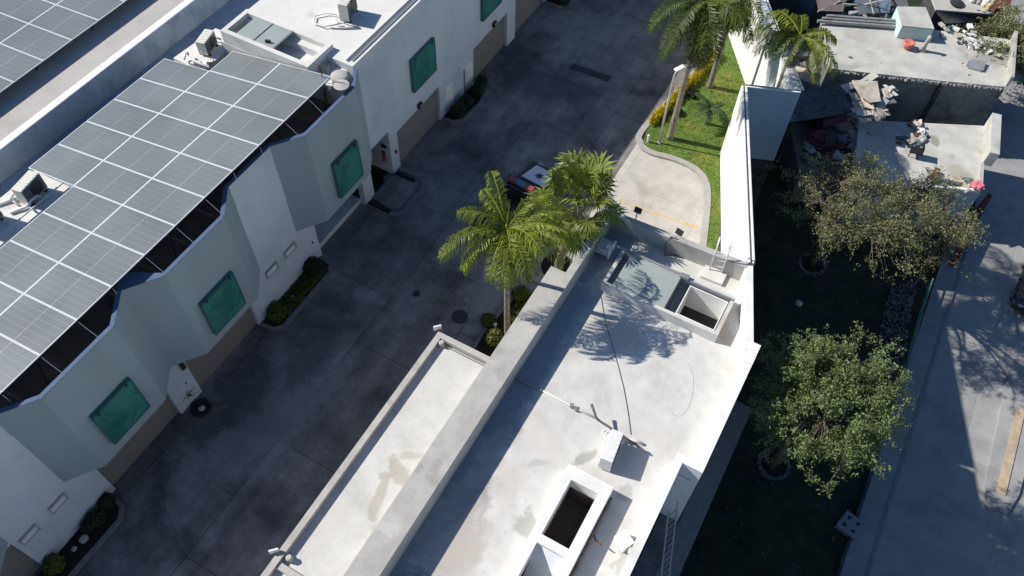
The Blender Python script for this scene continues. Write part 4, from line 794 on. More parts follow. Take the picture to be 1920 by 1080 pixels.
def bush(name, label, p, r, m, h=None, n=None, group=None, size=.075):
    h = h or r; mb = MB(); p = Vector(p); n = n or int(900*r*r/.16)
    leaf_quads(mb, p+Vector((0,0,h*.8)), int(n), r, r, h, size, .72, .4)
    for k in range(7): leaf_quads(mb, p+Vector((R(-.5,.5)*r,R(-.5,.5)*r,h*R(.7,1.3))), int(n/9), r*.55, r*.55, h*.5, size, .6, .4)
    t = thing(name, label, 'bush', p, group); mb.build('foliage', m, t, fixn=False)
    MB().tube([p, p+Vector((.02,.01,h*.6)), p+Vector((.0,.03,h*1.2))], [.03,.02,.01], 5).build('stem', 'bark', t); return t
def cover(name, label, poly, z, m, n, size=.08, h=.22):
    mb = MB(); poly = [Vector((p[0],p[1],0)) for p in poly]; xs = [p.x for p in poly]; ys = [p.y for p in poly]; k = 0
    while k < n:
        p = Vector((R(min(xs),max(xs)), R(min(ys),max(ys)), 0))
        if not inside(p, poly): continue
        leaf_quads(mb, (p.x,p.y,z+R(.02,h)), 3, .05,.05,.04, size, .2, .8); k += 1
    o = mb.build(name, m, fixn=False); o['kind'] = 'stuff'; o['label'] = label; return o
def bed(poly, kerb=True, wd=.16, soil='soil'):
    structure(MB().prism(poly, .002, .09).build('flower_bed_soil', soil))
    if kerb: structure(MB().path(poly, -wd, .003, .13).build('flower_bed_kerb', 'darkkerb'))
# beds along the left townhouses
bed([(-18.19,11.75),(-17.55,11.8),(-17.35,12.1),(-17.35,15.3),(-17.55,15.65),(-18.19,15.75)])
cover('ground_cover', 'olive ground cover in the bed below the slit windows', [(-18.15,12.0),(-17.45,12.0),(-17.4,15.4),(-18.15,15.5)], .09, 'cover', 1500)
bush('round_bush', 'dark rounded bush at the upper end of the bed by the open garage', P(590,508,.1), .48, 'bush', .42)
bush('round_bush', 'olive ball bush at the lower end of the bed below the slit windows', P(522,592,.1), .40, 'cover', .36)
def stone(p, r, label, m='parapet', sq=.6, group=None):
    bm = bmesh.new(); bmesh.ops.create_icosphere(bm, subdivisions=3, radius=r)
    for v in bm.verts: v.co *= 1+.25*noise.noise(v.co*3/r*.4+Vector((p[0],p[1],0))); v.co.z *= sq
    me = bpy.data.meshes.new('stone'); bm.to_mesh(me); bm.free(); me.materials.append(M[m]); me.polygons.foreach_set('use_smooth', [True]*len(me.polygons))
    o = bpy.data.objects.new('stone', me); C.objects.link(o); o.location = Vector(p)+Vector((0,0,r*sq*.7)); return tag(o, label, 'stone', group)
stone(P(548,560,.15), .13, 'pale stone sunk in the olive ground cover below the slit windows')
bed([(-18.19,-3.0),(-17.3,-3.0),(-17.25,2.4),(-17.5,2.75),(-18.19,2.85)])
for k,(a,b,r) in enumerate(((205,945,.3),(185,975,.34),(168,990,.26))): bush('dark_shrub', ['dark shrub at the upper end of the lower left bed','largest dark shrub in the lower left bed','dark shrub next to the white stones in the lower left bed'][k], P(a,b,.1), r, 'bush', r*.9, group='dark shrubs in the lower left bed')
stone(P(159,1012,.1), .16, 'round pale stone in the dark soil of the lower left bed')
stone(P(140,1030,.1), .10, 'small oblong pale stone below the round one in the lower left bed')
bush('round_bush', 'bright olive ball bush at the bottom of the lower left bed', P(106,1062,.1), .38, 'ball', .34)
structure(MB().lathe(P(377,766), [(.36,.003),(.40,.05),(.40,.12),(.34,.13)], 24).build('planting_ring', 'black'))
stone(P(379,767,.12), .13, 'round white stone inside the black planting ring by the pillar')
sp = thing('spiky_plant', 'dark spiky plant against the white pillar above the black ring', 'plant', P(358,752,.02))
mb = MB()
for k in range(46):
    a = k*2.399; e = R(.1,1.4); d = Vector((math.cos(a)*math.cos(e), math.sin(a)*math.cos(e), math.sin(e)))*R(.35,.5); q = P(358,752,.02)+Vector((.05,0,.55)); s_ = d.cross(Vector((0,0,1))).normalized()*.018
    mb.quad(q-s_, q+s_, q+d)
mb.build('leaves', 'bush', sp, fixn=False); MB().tube([P(358,752,.02), P(358,752,.02)+Vector((.05,0,.55))], .03, 6).build('stem', 'bark', sp)
bed([(-18.19,26.3),(-17.6,26.35),(-17.3,26.7),(-17.15,28.3),(-17.4,28.75),(-18.19,28.85)])
for k,(a,b,r) in enumerate(((860,215,.42),(874,196,.36),(895,177,.38),(903,158,.32))):
    bush('round_bush', ['dark ball bush nearest the tan garage door under the big green window','dark ball bush second from the lower garage door in the upper bed','dark ball bush third from the lower garage door in the upper bed','dark ball bush at the upper end of the bed, beside the second garage door'][k], P(a,b,.1), r, 'bush', r*.95, group='dark ball bushes in the upper bed')
bed([(-18.19,37.6),(-17.4,37.65),(-17.1,38.1),(-17.1,40.3),(-18.19,40.4)])
bush('round_bush', 'dark bush in the bed at the top edge of the driveway', P(1056,6,.1), .4, 'bush', .35)
# bed of the feather palm
bed([(-7.55,13.4),(-9.4,13.4),(-9.75,14.6),(-9.85,16.2),(-9.6,18.3),(-9.0,19.0),(-8.1,19.2),(-7.55,19.2)], soil='soil')
cover('ground_cover', 'olive ground cover in the bed under the feather palm', [(-7.6,15.8),(-9.1,16.9),(-9.3,18.4),(-8.2,19.0),(-7.6,19.0)], .09, 'ball', 1500)
bush('round_bush', 'bright olive ball bush at the annex corner under the feather palm', P(926,640,.1), .42, 'ball', .36)
bush('round_bush', 'dark olive bush at the driveway edge of the feather palm bed', P(916,606,.1), .34, 'cover', .3)
bush('round_bush', 'low olive bush behind the trunk of the feather palm', P(975,556,.1), .4, 'ball', .3)
tag(MB().lathe(P(928,616,.09), [(.05,0),(.05,.25),(.09,.27),(.09,.34),(.02,.37)], 12).build('garden_light', 'lampgrey'), 'small grey garden light in the feather palm bed', 'garden light')
structure(MB().prism([(-7.55,19.4),(-8.3,19.35),(-9.2,19.5),(-10.0,20.3),(-10.1,21.6),(-9.6,22.6),(-8.6,22.9),(-7.4,22.0),(-6.95,21.4),(-6.95,19.4)], .003, .12).build('planting_island', 'kerb'))
structure(MB().lathe((-8.6,20.7,.12), [(.75,.002),(.75,.02)], 24).build('planting_island_soil', 'soil'))
# yellow hedge
hl_ = ['yellow croton bush at the low end of the hedge by the bollard light','yellow croton bush second from the bollard end of the hedge','yellow croton bush third from the bollard end of the hedge','yellow croton bush behind the lamp post in the hedge','yellow croton bush between the lamp post and the slender palm trunk','yellow croton bush touching the slender palm trunk in the hedge','yellow croton bush just above the slender palm trunk in the hedge','yellow croton bush below the drooping palm fronds','yellow croton bush second from the upper end of the hedge','yellow croton bush at the upper end of the hedge under the palms']
for k in range(10):
    f_ = k/9; q = P(1224+116*f_, 229-118*f_, .1)+Vector((R(-.06,.06),R(-.1,.1),0)); mb = MB(); r = R(.30,.38)
    for _ in range(420):
        a = R(0,6.28); e = R(.1,1.5); d = Vector((math.cos(a)*math.cos(e)*.8, math.sin(a)*math.cos(e)*1.25, math.sin(e))); p0 = q+Vector((R(-.14,.14),R(-.3,.3),R(.0,.3))); L = r*R(.5,1.15); sd = d.cross(Vector((R(-1,1),R(-1,1),1))).normalized()*R(.018,.034)
        m_ = p0+d*L*.55; tip = p0+d*L+Vector((0,0,-.06)); o = len(mb.v); mb.v += [tuple(p0),tuple(m_-sd),tuple(tip),tuple(m_+sd)]; mb.f.append([o,o+1,o+2,o+3]); mb.mi.append(0)
    t = thing('croton_bush', hl_[k], 'bush', q, 'yellow croton hedge'); mb.build('foliage', 'croton', t, fixn=False); MB().tube([q, q+Vector((0,0,.3))], .02, 6).build('stem', 'bark', t)
for k,(a,b) in enumerate(((1268,212),(1300,180))): bush('dark_shrub', ['low dark shrub between the yellow hedge and the lawn, lower one','low dark shrub between the yellow hedge and the lawn, upper one'][k], P(a,b,.1), .3, 'bush', .2, group='dark shrubs behind the yellow hedge')
lp = thing('lamp_post', 'slim grey lamp post with small white head on the lawn corner', 'lamp post', P(1235,268,.1))
b = P(1235,268,.1); MB().tube([b, b+Vector((0,0,2.4)), b+Vector((0,0,4.3)), b+Vector((.05,.05,4.6))], [.055,.045,.038,.03], 10).build('pole', 'lampgrey', lp, smooth=True)
MB().lathe(b, [(.11,0),(.11,.04),(.07,.08)], 12).build('base_plate', 'lampgrey', lp)
MB().obox(b+Vector((.13,.16,4.72)), (.6,.75,.3), (.75,-.6,0), (0,-.3,1), .24, .11, .05).build('lamp_head', 'brightwhite', lp, bevel=.02)
tag(MB().lathe(P(1214,266,.1), [(.05,0),(.05,.36),(.07,.38),(.07,.46),(.03,.5)], 12).build('bollard_light', 'whitemetal'), 'short white bollard light at the kerb corner of the lawn', 'bollard light')

# ================================================================== VEHICLES
def car(name, label, loc, rz, paint, hood=None, pickup=False, L=5.0, Wd=1.86, police=False):
    """x to the right, y forwards in car space; every part placed through T"""
    t = thing(name, label, 'car', loc); T = Matrix.Translation(Vector(loc)) @ Matrix.Rotation(rz, 4, 'Z')
    def put(mb, nm, m, par, **k): mb.v = [tuple(T @ Vector(v)) for v in mb.v]; return mb.build(nm, m, par, **k)
    h = Wd/2; f, r = L*.5, -L*.5
    prof = [(r,.45),(r+.03,.98),(r+.3,1.03),(f-1.55,1.04),(f-.35,.93),(f-.05,.72),(f,.45),(f-.3,.3),(r+.3,.3)]
    mb = MB(); n = len(prof)
    for s, ins in ((-1,0),(1,0)):
        mb.v += [(s*(h-(.09 if z > .9 else .0)), y, z) for y, z in prof]
    mb.f = [list(range(n-1,-1,-1)), list(range(n,2*n))]+[[i,(i+1)%n,n+(i+1)%n,n+i] for i in range(n)]; mb.mi = [0]*len(mb.f)
    put(mb, 'body', paint, t, bevel=.05, smooth=True)
    c0, c1 = (-.45, 1.0) if pickup else (r+.55, 1.0); zt = 1.72 if pickup else 1.48
    def cab(sh, z0, z1, a0, a1, b0, b1): 
        q = MB(); w0, w1 = h-.13, h-.30
        return q.add([(-w0,a0,z0),(w0,a0,z0),(w0,a1,z0),(-w0,a1,z0),(-w1,b0,z1),(w1,b0,z1),(w1,b1,z1),(-w1,b1,z1)],[(3,2,1,0),(4,5,6,7),(0,1,5,4),(1,2,6,5),(2,3,7,6),(3,0,4,7)])
    g = put(cab(0,1.0,zt-.04,c0,c1,c0+.25,c1-.62), 'windows', 'carglass', t)
    rp = MB(); w1 = h-.29; rp.box(-w1,w1,c0+.22,c1-.58,zt-.04,zt+.02); put(rp, 'roof', paint, t, bevel=.025)
    for s in (-1,1):
        for pa_, pb2 in (((s*(h-.13),c1,1.02),(s*(h-.30),c1-.6,zt-.02)), ((s*(h-.13),c0,1.02),(s*(h-.30),c0+.24,zt-.02)), ((s*(h-.125),(c0+c1)/2,1.0),(s*(h-.29),(c0+c1)/2-.1,zt-.02))):
            put(MB().tube([pa_, pb2], .033, 6), 'pillar', paint, t)
    if hood:
        q = MB().add([(-h+.42,f-.42,.965),(h-.42,f-.42,.965),(h-.28,f-1.5,1.066),(-h+.28,f-1.5,1.066),(-h+.42,f-.42,.90),(h-.42,f-.42,.90),(h-.28,f-1.5,1.0),(-h+.28,f-1.5,1.0)],[(0,1,2,3),(7,6,5,4),(0,4,5,1),(1,5,6,2),(2,6,7,3),(3,7,4,0)])
        hp = put(q, 'hood', hood, t)
        if police:
            st = MB(); o = []
            for k in range(14): rr = .25 if k%2 == 0 else .13; a = k*math.pi/7; x, y = rr*math.cos(a), f-.98+rr*math.sin(a); o.append((x, y, 1.072-(y-(f-1.5))*.094))
            st.add(o, [list(range(14))]); put(st, 'star_emblem', 'emblem', hp)
    for s in (-1,1):
        for y in (f-.95, r+.95):
            wv = MB(); wv.tube([(s*(h-.22),y,.34),(s*(h+.01),y,.34)], .34, 18); wo = put(wv, 'wheel', 'black', t); rv = MB(); rv.tube([(s*(h+.005),y,.34),(s*(h+.02),y,.34)], .2, 14); put(rv, 'rim', 'silver', wo)
        put(MB().box(s*(h-.42)-.14,s*(h-.42)+.14,f-.14,f-.01,.62,.76), 'headlight', 'silver', t, bevel=.02)
        put(MB().box(s*(h-.12)-.07,s*(h-.12)+.07,r-.02,r+.05,.7,.95), 'tail_light', 'redlens', t)
        put(MB().box(s*(h+.10)-.09,s*(h+.10)+.09,c1-.28,c1-.16,1.02,1.18), 'side_mirror', paint, t, bevel=.02)
    put(MB().box(-h+.25,h-.25,f-.02,f+.03,.42,.6), 'grille', 'darkmetal', t)
    if pickup: put(MB().box(-h+.2,h-.2,r+.12,c0-.12,1.035,1.045), 'cargo_bed', 'darkmetal', t)
    if police:
        y = (c0+c1)/2-.15; lb = MB().box(-.66,.66,y-.13,y+.13,zt+.05,zt+.09); bo = put(lb, 'light_bar', 'darkmetal', t)
        put(MB().box(-.66,-.25,y-.14,y+.14,zt+.092,zt+.20), 'red_lens', 'redlens', bo, bevel=.02); put(MB().box(-.245,.245,y-.14,y+.14,zt+.092,zt+.20), 'blue_lens', 'bluelens', bo, bevel=.02); put(MB().box(.25,.66,y-.14,y+.14,zt+.092,zt+.20), 'red_lens', 'redlens', bo, bevel=.02)
        put(MB().box(-.66,.66,y-.15,y-.141,zt+.06,zt+.13), 'red_strip', 'redlens', bo)
    return t
car('police_pickup', 'black police pickup with white star hood and red blue light bar under the palms', (-11.75,22.75,0), math.radians(-6), 'carblack', 'carwhite', True, 5.3, 1.9, True)
car('parked_car', 'dark parked car on the street, cut by the right edge of the photo', (12.75,37.0,ZL+.004), math.radians(180-4), 'carblack', None, False, 4.5, 1.8)

# ================================================================== RIGHT: houses, roofs, yard
def hprism(pxs, z1, z0, dz=0): 
    return [(p.x, p.y) for p in PP(pxs, z1)]
hb = thing('concrete_house', 'concrete block house with flat pale roof at the upper right', 'house', (2,46,ZL))
pts = hprism([(1540,40),(1553,128),(1770,152),(1886,163),(1894,74),(1752,56),(1690,48)], -1.9, 0)
MB().prism(pts, ZL, -2.08).build('wall', 'blockwall', hb)
MB().prism(pts, -2.079, -1.9).build('roof', 'slabroof', hb)
e0, e1, e2 = P(1553,128,-1.9), P(1770,152,-1.9), P(1886,163,-1.9); ed = MB()
for a_, b_, n_ in ((e0,e1,60),(e1,e2,30)):
    for k in range(n_):
        if random.random() < .8: q = a_.lerp(b_, (k+R(0,1))/n_); ed.rbox((q.x, q.y-R(.0,.06), -2.14), R(-.2,.4), R(.05,.13), R(.05,.16), R(.08,.22))
ed.build('broken_edge', 'parapet', hb)['kind'] = 'stuff'
a = P(1893,74,-1.9); b = P(1886,160,-1.9); MB().path([(a.x,a.y),(b.x,b.y)], .16, -1.899, -1.25).build('side_parapet', 'parapet', hb)
for px,py in ((1770,152),):
    q = P(px,py,-1.9); MB().box(q.x-.12,q.x+.12,q.y-.16,q.y+.1,ZL,-2.09).build('pillar', 'stonewall', hb)
a, b = P(1534,36,-1.55), P(1688,47,-1.55); d = (b-a).normalized(); 
for k in range(3): tag(MB().obox((a+b)/2+Vector((0,.18*k,-.14+.09*k)), d, Vector((-d.y,d.x,0)), (0,0,1), (b-a).length/2-.2*k, .08, .08).build('timber_beam', 'tin'), ['weathered beam lying along the back edge of the pale roof, front one','weathered beam lying along the back edge of the pale roof, middle one','weathered beam lying along the back edge of the pale roof, rear one'][k], 'beam', 'beams on the back roof edge')
tag(MB().lathe(P(1700,90,-1.9), [(.18,0),(.30,.18),(.34,.42),(.30,.46),(.2,.38)], 20).build('clay_pot', 'terracotta', smooth=True), 'round terracotta pot on the pale flat roof', 'pot')
st_ = thing('tree_stump', 'grey twisted stump standing on the pale roof right of the terracotta pot', 'stump', P(1728,95,-1.9))
q = P(1728,95,-1.9); MB().tube([q, q+Vector((.02,.02,.4)), q+Vector((.08,.05,.85)), q+Vector((.1,.0,1.0))], [.2,.13,.12,.16], 9).tube([q+Vector((-.22,-.1,0)), q+Vector((0,0,.25))], .08, 6).tube([q+Vector((.2,-.1,0)), q+Vector((0,0,.3))], .07, 6).build('wood', 'parapet', st_, smooth=True)
tp = MB().obox(P(1832,122,-1.8), (1,.15,.15),(0,1,.1),(-.1,0,1), .42,.42,.035); tp.obox(P(1828,124,-1.86), (1,-.1,0),(.1,1,0),(0,0,1), .45,.3,.03); tag(tp.build('folded_mat', 'greymetal'), 'folded grey mat on the right part of the pale flat roof', 'mat')
for k,(a,b,s) in enumerate(((1594,108,.12),(1652,118,.05),(1815,140,.12),(1803,118,.1),(1818,52,.3),(1765,48,.25),(1790,56,.3),(1825,62,.22))):
    q = P(a,b,-1.9); tag(MB().rbox(q, .5*k, s*1.6, s, s*.5).build('roof_debris', ['darktin','darktin','cardboard','cardboard','whitemetal','parapet','whitemetal','parapet'][k], bevel=.01), ['dark scrap near the left front edge of the pale roof','tiny dark scrap in the middle front of the pale roof','beige scrap at the front right of the pale roof','beige board left of the folded mat on the pale roof','white block on the back edge of the pale roof, right of the mint house','grey block beside the mint stair house on the pale roof','white block in the middle of the rear roof edge','grey block at the right end of the rear roof edge'][k], 'scrap')
mh = thing('stair_house', 'small white stair house with mint side on the back of the pale roof', 'stair house', P(1715,40,-1.9))
pts = hprism([(1682,12),(1736,13),(1752,54),(1692,48)], -1.0, 0); MB().prism(pts, ZL, -1.08).build('wall', 'mint', mh); MB().prism(pts, -1.079, -1.0).build('roof', 'slabroof', mh)
# right rear house with tin roof
def corrugated(name, q, m, label, cat, n=24, amp=.035, parent=None, th=.012):
    a, b, c, d = [Vector(v) for v in q]; mb = MB(); up = (b-a).cross(d-a).normalized(); up = up if up.z > 0 else -up; N = n*4
    for side in (0,1):
        for i in range(N+1):
            t = i/N; o = up*(amp*math.cos(2*math.pi*n*t)-side*th); mb.v += [tuple(a.lerp(b,t)+o), tuple(d.lerp(c,t)+o)]
    K = 2*(N+1)
    for i in range(N):
        mb.f += [[2*i,2*i+2,2*i+3,2*i+1],[K+2*i+1,K+2*i+3,K+2*i+2,K+2*i],[2*i,K+2*i,K+2*i+2,2*i+2],[2*i+1,2*i+3,K+2*i+3,K+2*i+1]]; mb.mi += [0]*4
    o = mb.build(name, m, parent, fixn=False)
    return tag(o, label, cat) if label else o
hr = thing('rear_house', 'rear house with grey corrugated tin eave at the upper right corner', 'house', (4,54,ZL))
pts = hprism([(1740,-20),(1868,-20),(1858,26),(1755,18)], -2.2, 0); MB().prism(pts, ZL, -2.3).build('wall', 'stonewall', hr); MB().prism(pts, -2.299, -2.2).build('roof', 'parapet', hr)
corrugated('tin_eave', [P(1752,20,-2.3),P(1862,26,-2.3),P(1868,41,-2.9),P(1772,44,-2.9)], 'tin', None, None, 26, .04, hr)
for k,(a,b,m,lb) in enumerate(((1822,3,'whitemetal','white jug on the rear house roof, leftmost'),(1833,6,'lampgrey','pale grey jug on the rear house roof, second from left'),(1845,10,'whitemetal','large white jug on the rear house roof'),(1851,19,'yellow','yellow capped jug at the right of the roof jugs'))):
    r = (.2,.2,.26,.16)[k]; t = thing('water_jug', lb, 'jug', P(a,b,-2.2), 'jugs on the rear house roof'); MB().lathe(P(a,b,-2.2), [(r*.9,0),(r,.05),(r,.4),(r*.6,.5)], 14).build('jug_body', m, t, smooth=True); MB().lathe(P(a,b,-1.7), [(r*.35,0),(r*.35,.1)], 10).build('cap', m, t)
tag(MB().lathe(P(1793,8,-2.2), [(.35,0),(.35,.1),(.45,.12),(.1,.2)], 16).build('roof_vent', 'darkmetal'), 'dark round vent on the rear house roof left of the jugs', 'vent')
tag(MB().prism(hprism([(1872,-10),(1900,-10),(1888,30),(1868,24)], -3.4, 0), ZL, -3.4).build('brick_wall', 'brick'), 'dark red brick wall beside the rear house at the top right', 'wall')
# near house
hn = thing('low_house', 'low house with worn concrete roof slab, blue shaded front and side parapet by the street', 'house', (5,40,ZL))
pts = hprism([(1640,226),(1846,236),(1838,363),(1700,351),(1600,344),(1610,240)], -3.3, 0)
MB().prism(pts, ZL, -3.45).build('wall', 'houseplaster', hn); MB().prism(pts, -3.449, -3.3).build('roof', 'slabroof', hn)
a, b = P(1846,234,-3.3), P(1841,308,-3.3); MB().path([(a.x,a.y),(b.x,b.y)], .5, -3.299, -2.35).build('side_parapet', 'slabroof', hn)
a, b = P(1841,312,-3.3), P(1838,360,-3.3); MB().path([(a.x,a.y),(b.x,b.y)], -.18, -3.299, -3.02).build('low_kerb', 'parapet', hn)
a, b = P(1836,362,-3.3), P(1735,353,-3.3); MB().path([(a.x,a.y),(b.x,b.y)], -.16, -3.299, -3.14).build('front_kerb', 'brightwhite', hn)
tag(MB().path([P(1836,385,ZL), P(1800,450,ZL), P(1775,500,ZL)], .25, ZL, ZL+1.1).build('red_wall', 'redwall'), 'dull red low wall along the street corner of the low house', 'wall')
def blob(name, p, r, m, label, cat, group=None, sq=.6, sx=1., seed=0.):
    bm = bmesh.new(); bmesh.ops.create_icosphere(bm, subdivisions=4, radius=r)
    for v in bm.verts:
        n_ = noise.noise(v.co/r*1.6+Vector((seed,0,0)))*.5+noise.noise(v.co/r*4+Vector((seed,3,0)))*.28; v.co *= 1+n_; v.co.z *= sq; v.co.x *= sx
    me = bpy.data.meshes.new(name); bm.to_mesh(me); bm.free(); me.materials.append(M[m])
    o = bpy.data.objects.new(name, me); C.objects.link(o); o.location = Vector(p)+Vector((0,0,r*sq*.6)); return tag(o, label, cat, group)
blob('pink_cloth', P(1832,350,-3.0), .3, 'pink', 'pink cloth bundle on the street corner of the low house roof', 'cloth', sq=.5, seed=2.)
blob('rubble_heap', P(1800,345,-3.3), .3, 'cardboard', 'heap of beige rubble at the front right of the low house roof', 'rubble', sq=.3, sx=1.7, seed=4.)
tag(MB().obox(P(1778,340,-3.1), (1,.3,-.1),(-.3,1,0),(0,0,1), .75,.10,.05).obox(P(1760,345,-3.15),(1,.1,0),(0,1,0),(0,0,1),.4,.12,.06).build('scrap_plank', 'darktin'), 'dark plank lying near the front of the low house roof', 'plank')
for k,(a,b,s,m) in enumerate(((1718,236,.3,'cardboard'),(1724,250,.28,'whitemetal'),(1728,262,.25,'parapet'),(1720,256,.22,'rust'),(1733,256,.2,'darktin'))):
    blob('roof_clutter', P(a,b,-3.3), s, m, ['beige rag at the top of the clutter on the low house roof','white rag in the clutter on the low house roof','grey rag at the bottom of the clutter on the low house roof','rusty scrap in the clutter on the low house roof','dark scrap at the right of the clutter on the low house roof'][k], 'clutter', 'clutter on the low house roof', .6, 1., k*3.)
ch = thing('broken_chair', 'broken black chair frame on the shaded edge of the low house roof', 'chair', P(1712,292,-3.3))
q = P(1712,292,-3.3); MB().obox(q+Vector((0,0,.42)), (1,.2,.1),(-.2,1,0),(-.1,0,1), .3,.26,.03).build('seat', 'black', ch); MB().obox(q+Vector((.3,.05,.6)), (1,.2,.1),(-.2,1,0),(-.1,0,1), .03,.26,.25).build('backrest', 'black', ch)
for s1_ in (-1,1):
    for s2_ in (-1,1): MB().tube([q+Vector((.24*s1_,.22*s2_,.0)), q+Vector((.24*s1_,.22*s2_,.42))], .025, 6).build('leg', 'black', ch)
# shed and scrap between the boundary wall and the houses
sd_ = thing('tin_shed', 'shaded shed roof of bluish corrugated tin beside the white boundary wall', 'shed', P(1540,180,-5))
corrugated('tin_roof', [P(1484,135,-3.0),P(1478,232,-3.0),P(1590,214,-3.5),P(1582,140,-3.5)], 'darktin', None, None, 20, .05, sd_)
q = [P(1490,140,-3.1),P(1488,225,-3.1),P(1580,208,-3.6),P(1575,146,-3.6)]
for v in q: MB().tube([(v.x,v.y,ZL),(v.x,v.y,v.z-.05)], .06, 6).build('post', 'bark', sd_)
def sheet_scrap(px, z, m, label, n=0, amp=.05, name='scrap_sheet'):
    pts = [P(a,b,z+R(-.08,.22)) for a,b in px]; mb = MB(); k = len(pts); mb.v = [tuple(p) for p in pts]+[tuple(p-Vector((0,0,.03))) for p in pts]
    mb.f = [list(range(k)), list(range(2*k-1,k-1,-1))]+[[i,k+i,k+(i+1)%k,(i+1)%k] for i in range(k)]; mb.mi = [0]*len(mb.f)
    return tag(mb.build(name, m), label, 'scrap sheet', 'torn sheets piled in the yard')
sheet_scrap([(1598,150),(1645,152),(1652,190),(1630,192),(1612,178),(1604,165)], -1.35, 'cardboard', 'largest torn beige sheet on top of the yard scrap')
sheet_scrap([(1576,160),(1600,152),(1606,164),(1590,168),(1600,176),(1588,174)], -1.4, 'slabroof', 'white splinter shaped sheet at the left of the yard scrap')
sheet_scrap([(1605,182),(1635,190),(1640,205),(1618,200),(1608,196)], -1.5, 'cardboard', 'torn beige sheet just below the largest one')
sheet_scrap([(1606,203),(1632,206),(1636,214),(1618,218),(1606,214)], -1.6, 'slabroof', 'pale crumpled sheet near the bottom of the yard scrap')
sheet_scrap([(1608,220),(1630,218),(1634,226),(1616,231)], -1.7, 'cardboard', 'lowest pale sheet of the yard scrap')
sheet_scrap([(1592,176),(1604,172),(1612,186),(1604,190)], -1.5, 'parapet', 'small grey sheet in the middle of the yard scrap')
for k,(a,b,s,m,sx) in enumerate(((1570,205,.7,'darktin',1.6),(1555,235,.8,'darkred',1.4),(1590,245,.7,'darkred',1.2),(1615,225,.8,'bluecloth',1.),(1640,255,.6,'bluecloth',1.),(1540,265,.6,'darkred',1.3),(1600,268,.7,'bluecloth',1.5),(1560,172,.5,'darktin',1.2),(1650,275,.5,'bluecloth',1.),(1520,215,.6,'darktin',1.4))):
    blob('junk_heap', P(a,b,-4.0), s, m, ['dark tin junk heap beside the torn sheets','maroon cloth heap in the shaded yard, left one','maroon cloth heap under the torn sheets','blue tarp heap right of the torn sheets','blue tarp heap near the branches of the thin mesquite','maroon cloth heap nearest the boundary wall','wide blue tarp heap behind the thin mesquite','small dark heap on the shed edge','small blue heap at the right end of the yard','dark tin heap below the shed'][k], 'junk heap', 'junk heaps in the shaded yard', .5, sx, k*2.7)
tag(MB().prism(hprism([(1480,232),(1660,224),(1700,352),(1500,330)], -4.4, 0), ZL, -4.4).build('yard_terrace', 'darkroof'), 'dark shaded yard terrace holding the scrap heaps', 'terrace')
tag(MB().lathe(P(1500,35,ZL), [(.55,0),(.6,.1),(.6,3.0),(.5,3.1)], 20).build('blue_barrel', 'bluebarrel', smooth=True), 'faded blue water barrel in the shade right of the palm fronds', 'barrel')
for k,(px,z,m,lb) in enumerate((([(1530,-5),(1590,-5),(1580,22),(1535,20)],-3.2,'darkroof','dark roof sheet at the top behind the beams, left one'),([(1600,-8),(1640,-8),(1650,24),(1612,26)],-3.0,'darktin','grey tarp hanging behind the beams at the top'),([(1645,-8),(1672,-8),(1668,24),(1652,24)],-3.2,'bluecloth','blue sheet beside the mint stair house at the top'))):
    sheet_scrap(px, z, m, lb)
for k,(a,b,z,rot) in enumerate(((1615,10,-3,.4),(1632,5,-3,2.),(1560,12,-3.2,1.))):
    q = P(a,b,z); tag(MB().tube([q+Vector((-1.2*math.cos(rot),-1.2*math.sin(rot),0)), q, q+Vector((1.2*math.cos(rot),1.2*math.sin(rot),.5))], .05, 6).build('scrap_pole', 'parapet'), ['pale pole leaning in the dark yard at the top, left of the tarp','pale pole crossing the grey tarp at the top','pale pole over the dark roof sheet at the top'][k], 'pole', 'poles in the dark rear yard')

def debris(name, label, boxes, n, mats, smin, smax, flat=.35):
    mb = MB()
    for _ in range(n):
        x0, x1, y0, y1, z = random.choice(boxes); p = Vector((R(x0,x1), R(y0,y1), z+R(0,.12))); k = random.randrange(len(mats)); L = R(smin,smax)*random.choice((1,1,1.8)); u_ = Vector((R(-1,1),R(-1,1),R(-.35,.35))).normalized(); v_ = u_.cross(Vector((R(-.3,.3),R(-.3,.3),1))).normalized()
        mb.obox(p, u_, v_, u_.cross(v_), L, L*R(.15,.7), R(.008,.04) if random.random() > flat else L*.3, k)
    o = mb.build(name, mats, fixn=False); o['kind'] = 'stuff'; o['label'] = label
MT = ['darktin','parapet','cardboard','darkred','bluecloth','rust','tin','stonewall','darkroof']
debris('yard_debris', 'jumbled boards and torn sheets covering the shaded yard between the white wall and the houses', [(-1.2,2.8,37.5,42.5,-4.2),(-.8,2.2,39.5,42,-3.7),(0,2.6,38,41,-3.9)], 260, MT, .10, .42)
debris('pale_debris', 'pale splintered boards on top of the yard scrap pile', [(.1,1.8,40,43,-1.75)], 46, ['cardboard','slabroof','parapet','darktin'], .10, .34)
debris('rear_debris', 'dark clutter of boards and poles in the rear yard behind the pale roof', [(-3.5,1.0,48.5,55,-4.0),(-5,-2,44,49,-4.6)], 190, MT, .15, .6)
debris('roof_edge_debris', 'broken bits along the back edge of the pale flat roof', [(3,6.5,49.2,50.6,-1.86)], 40, ['parapet','whitemetal','cardboard','darktin'], .05, .2)
debris('roof_front_debris', 'broken bits and crumbs along the front edge of the low house roof', [(5.0,7.8,38.6,39.6,-3.27),(3.2,4.2,40.5,43,-3.27)], 46, ['cardboard','parapet','darktin','rust'], .05, .2)
debris('lot_litter', 'dry leaves and scraps scattered over the shaded lot under the trees', [(2.2,7.5,8,36,ZL+.0)], 260, ['rubble','rust','cover','darktin'], .015, .05, .0)
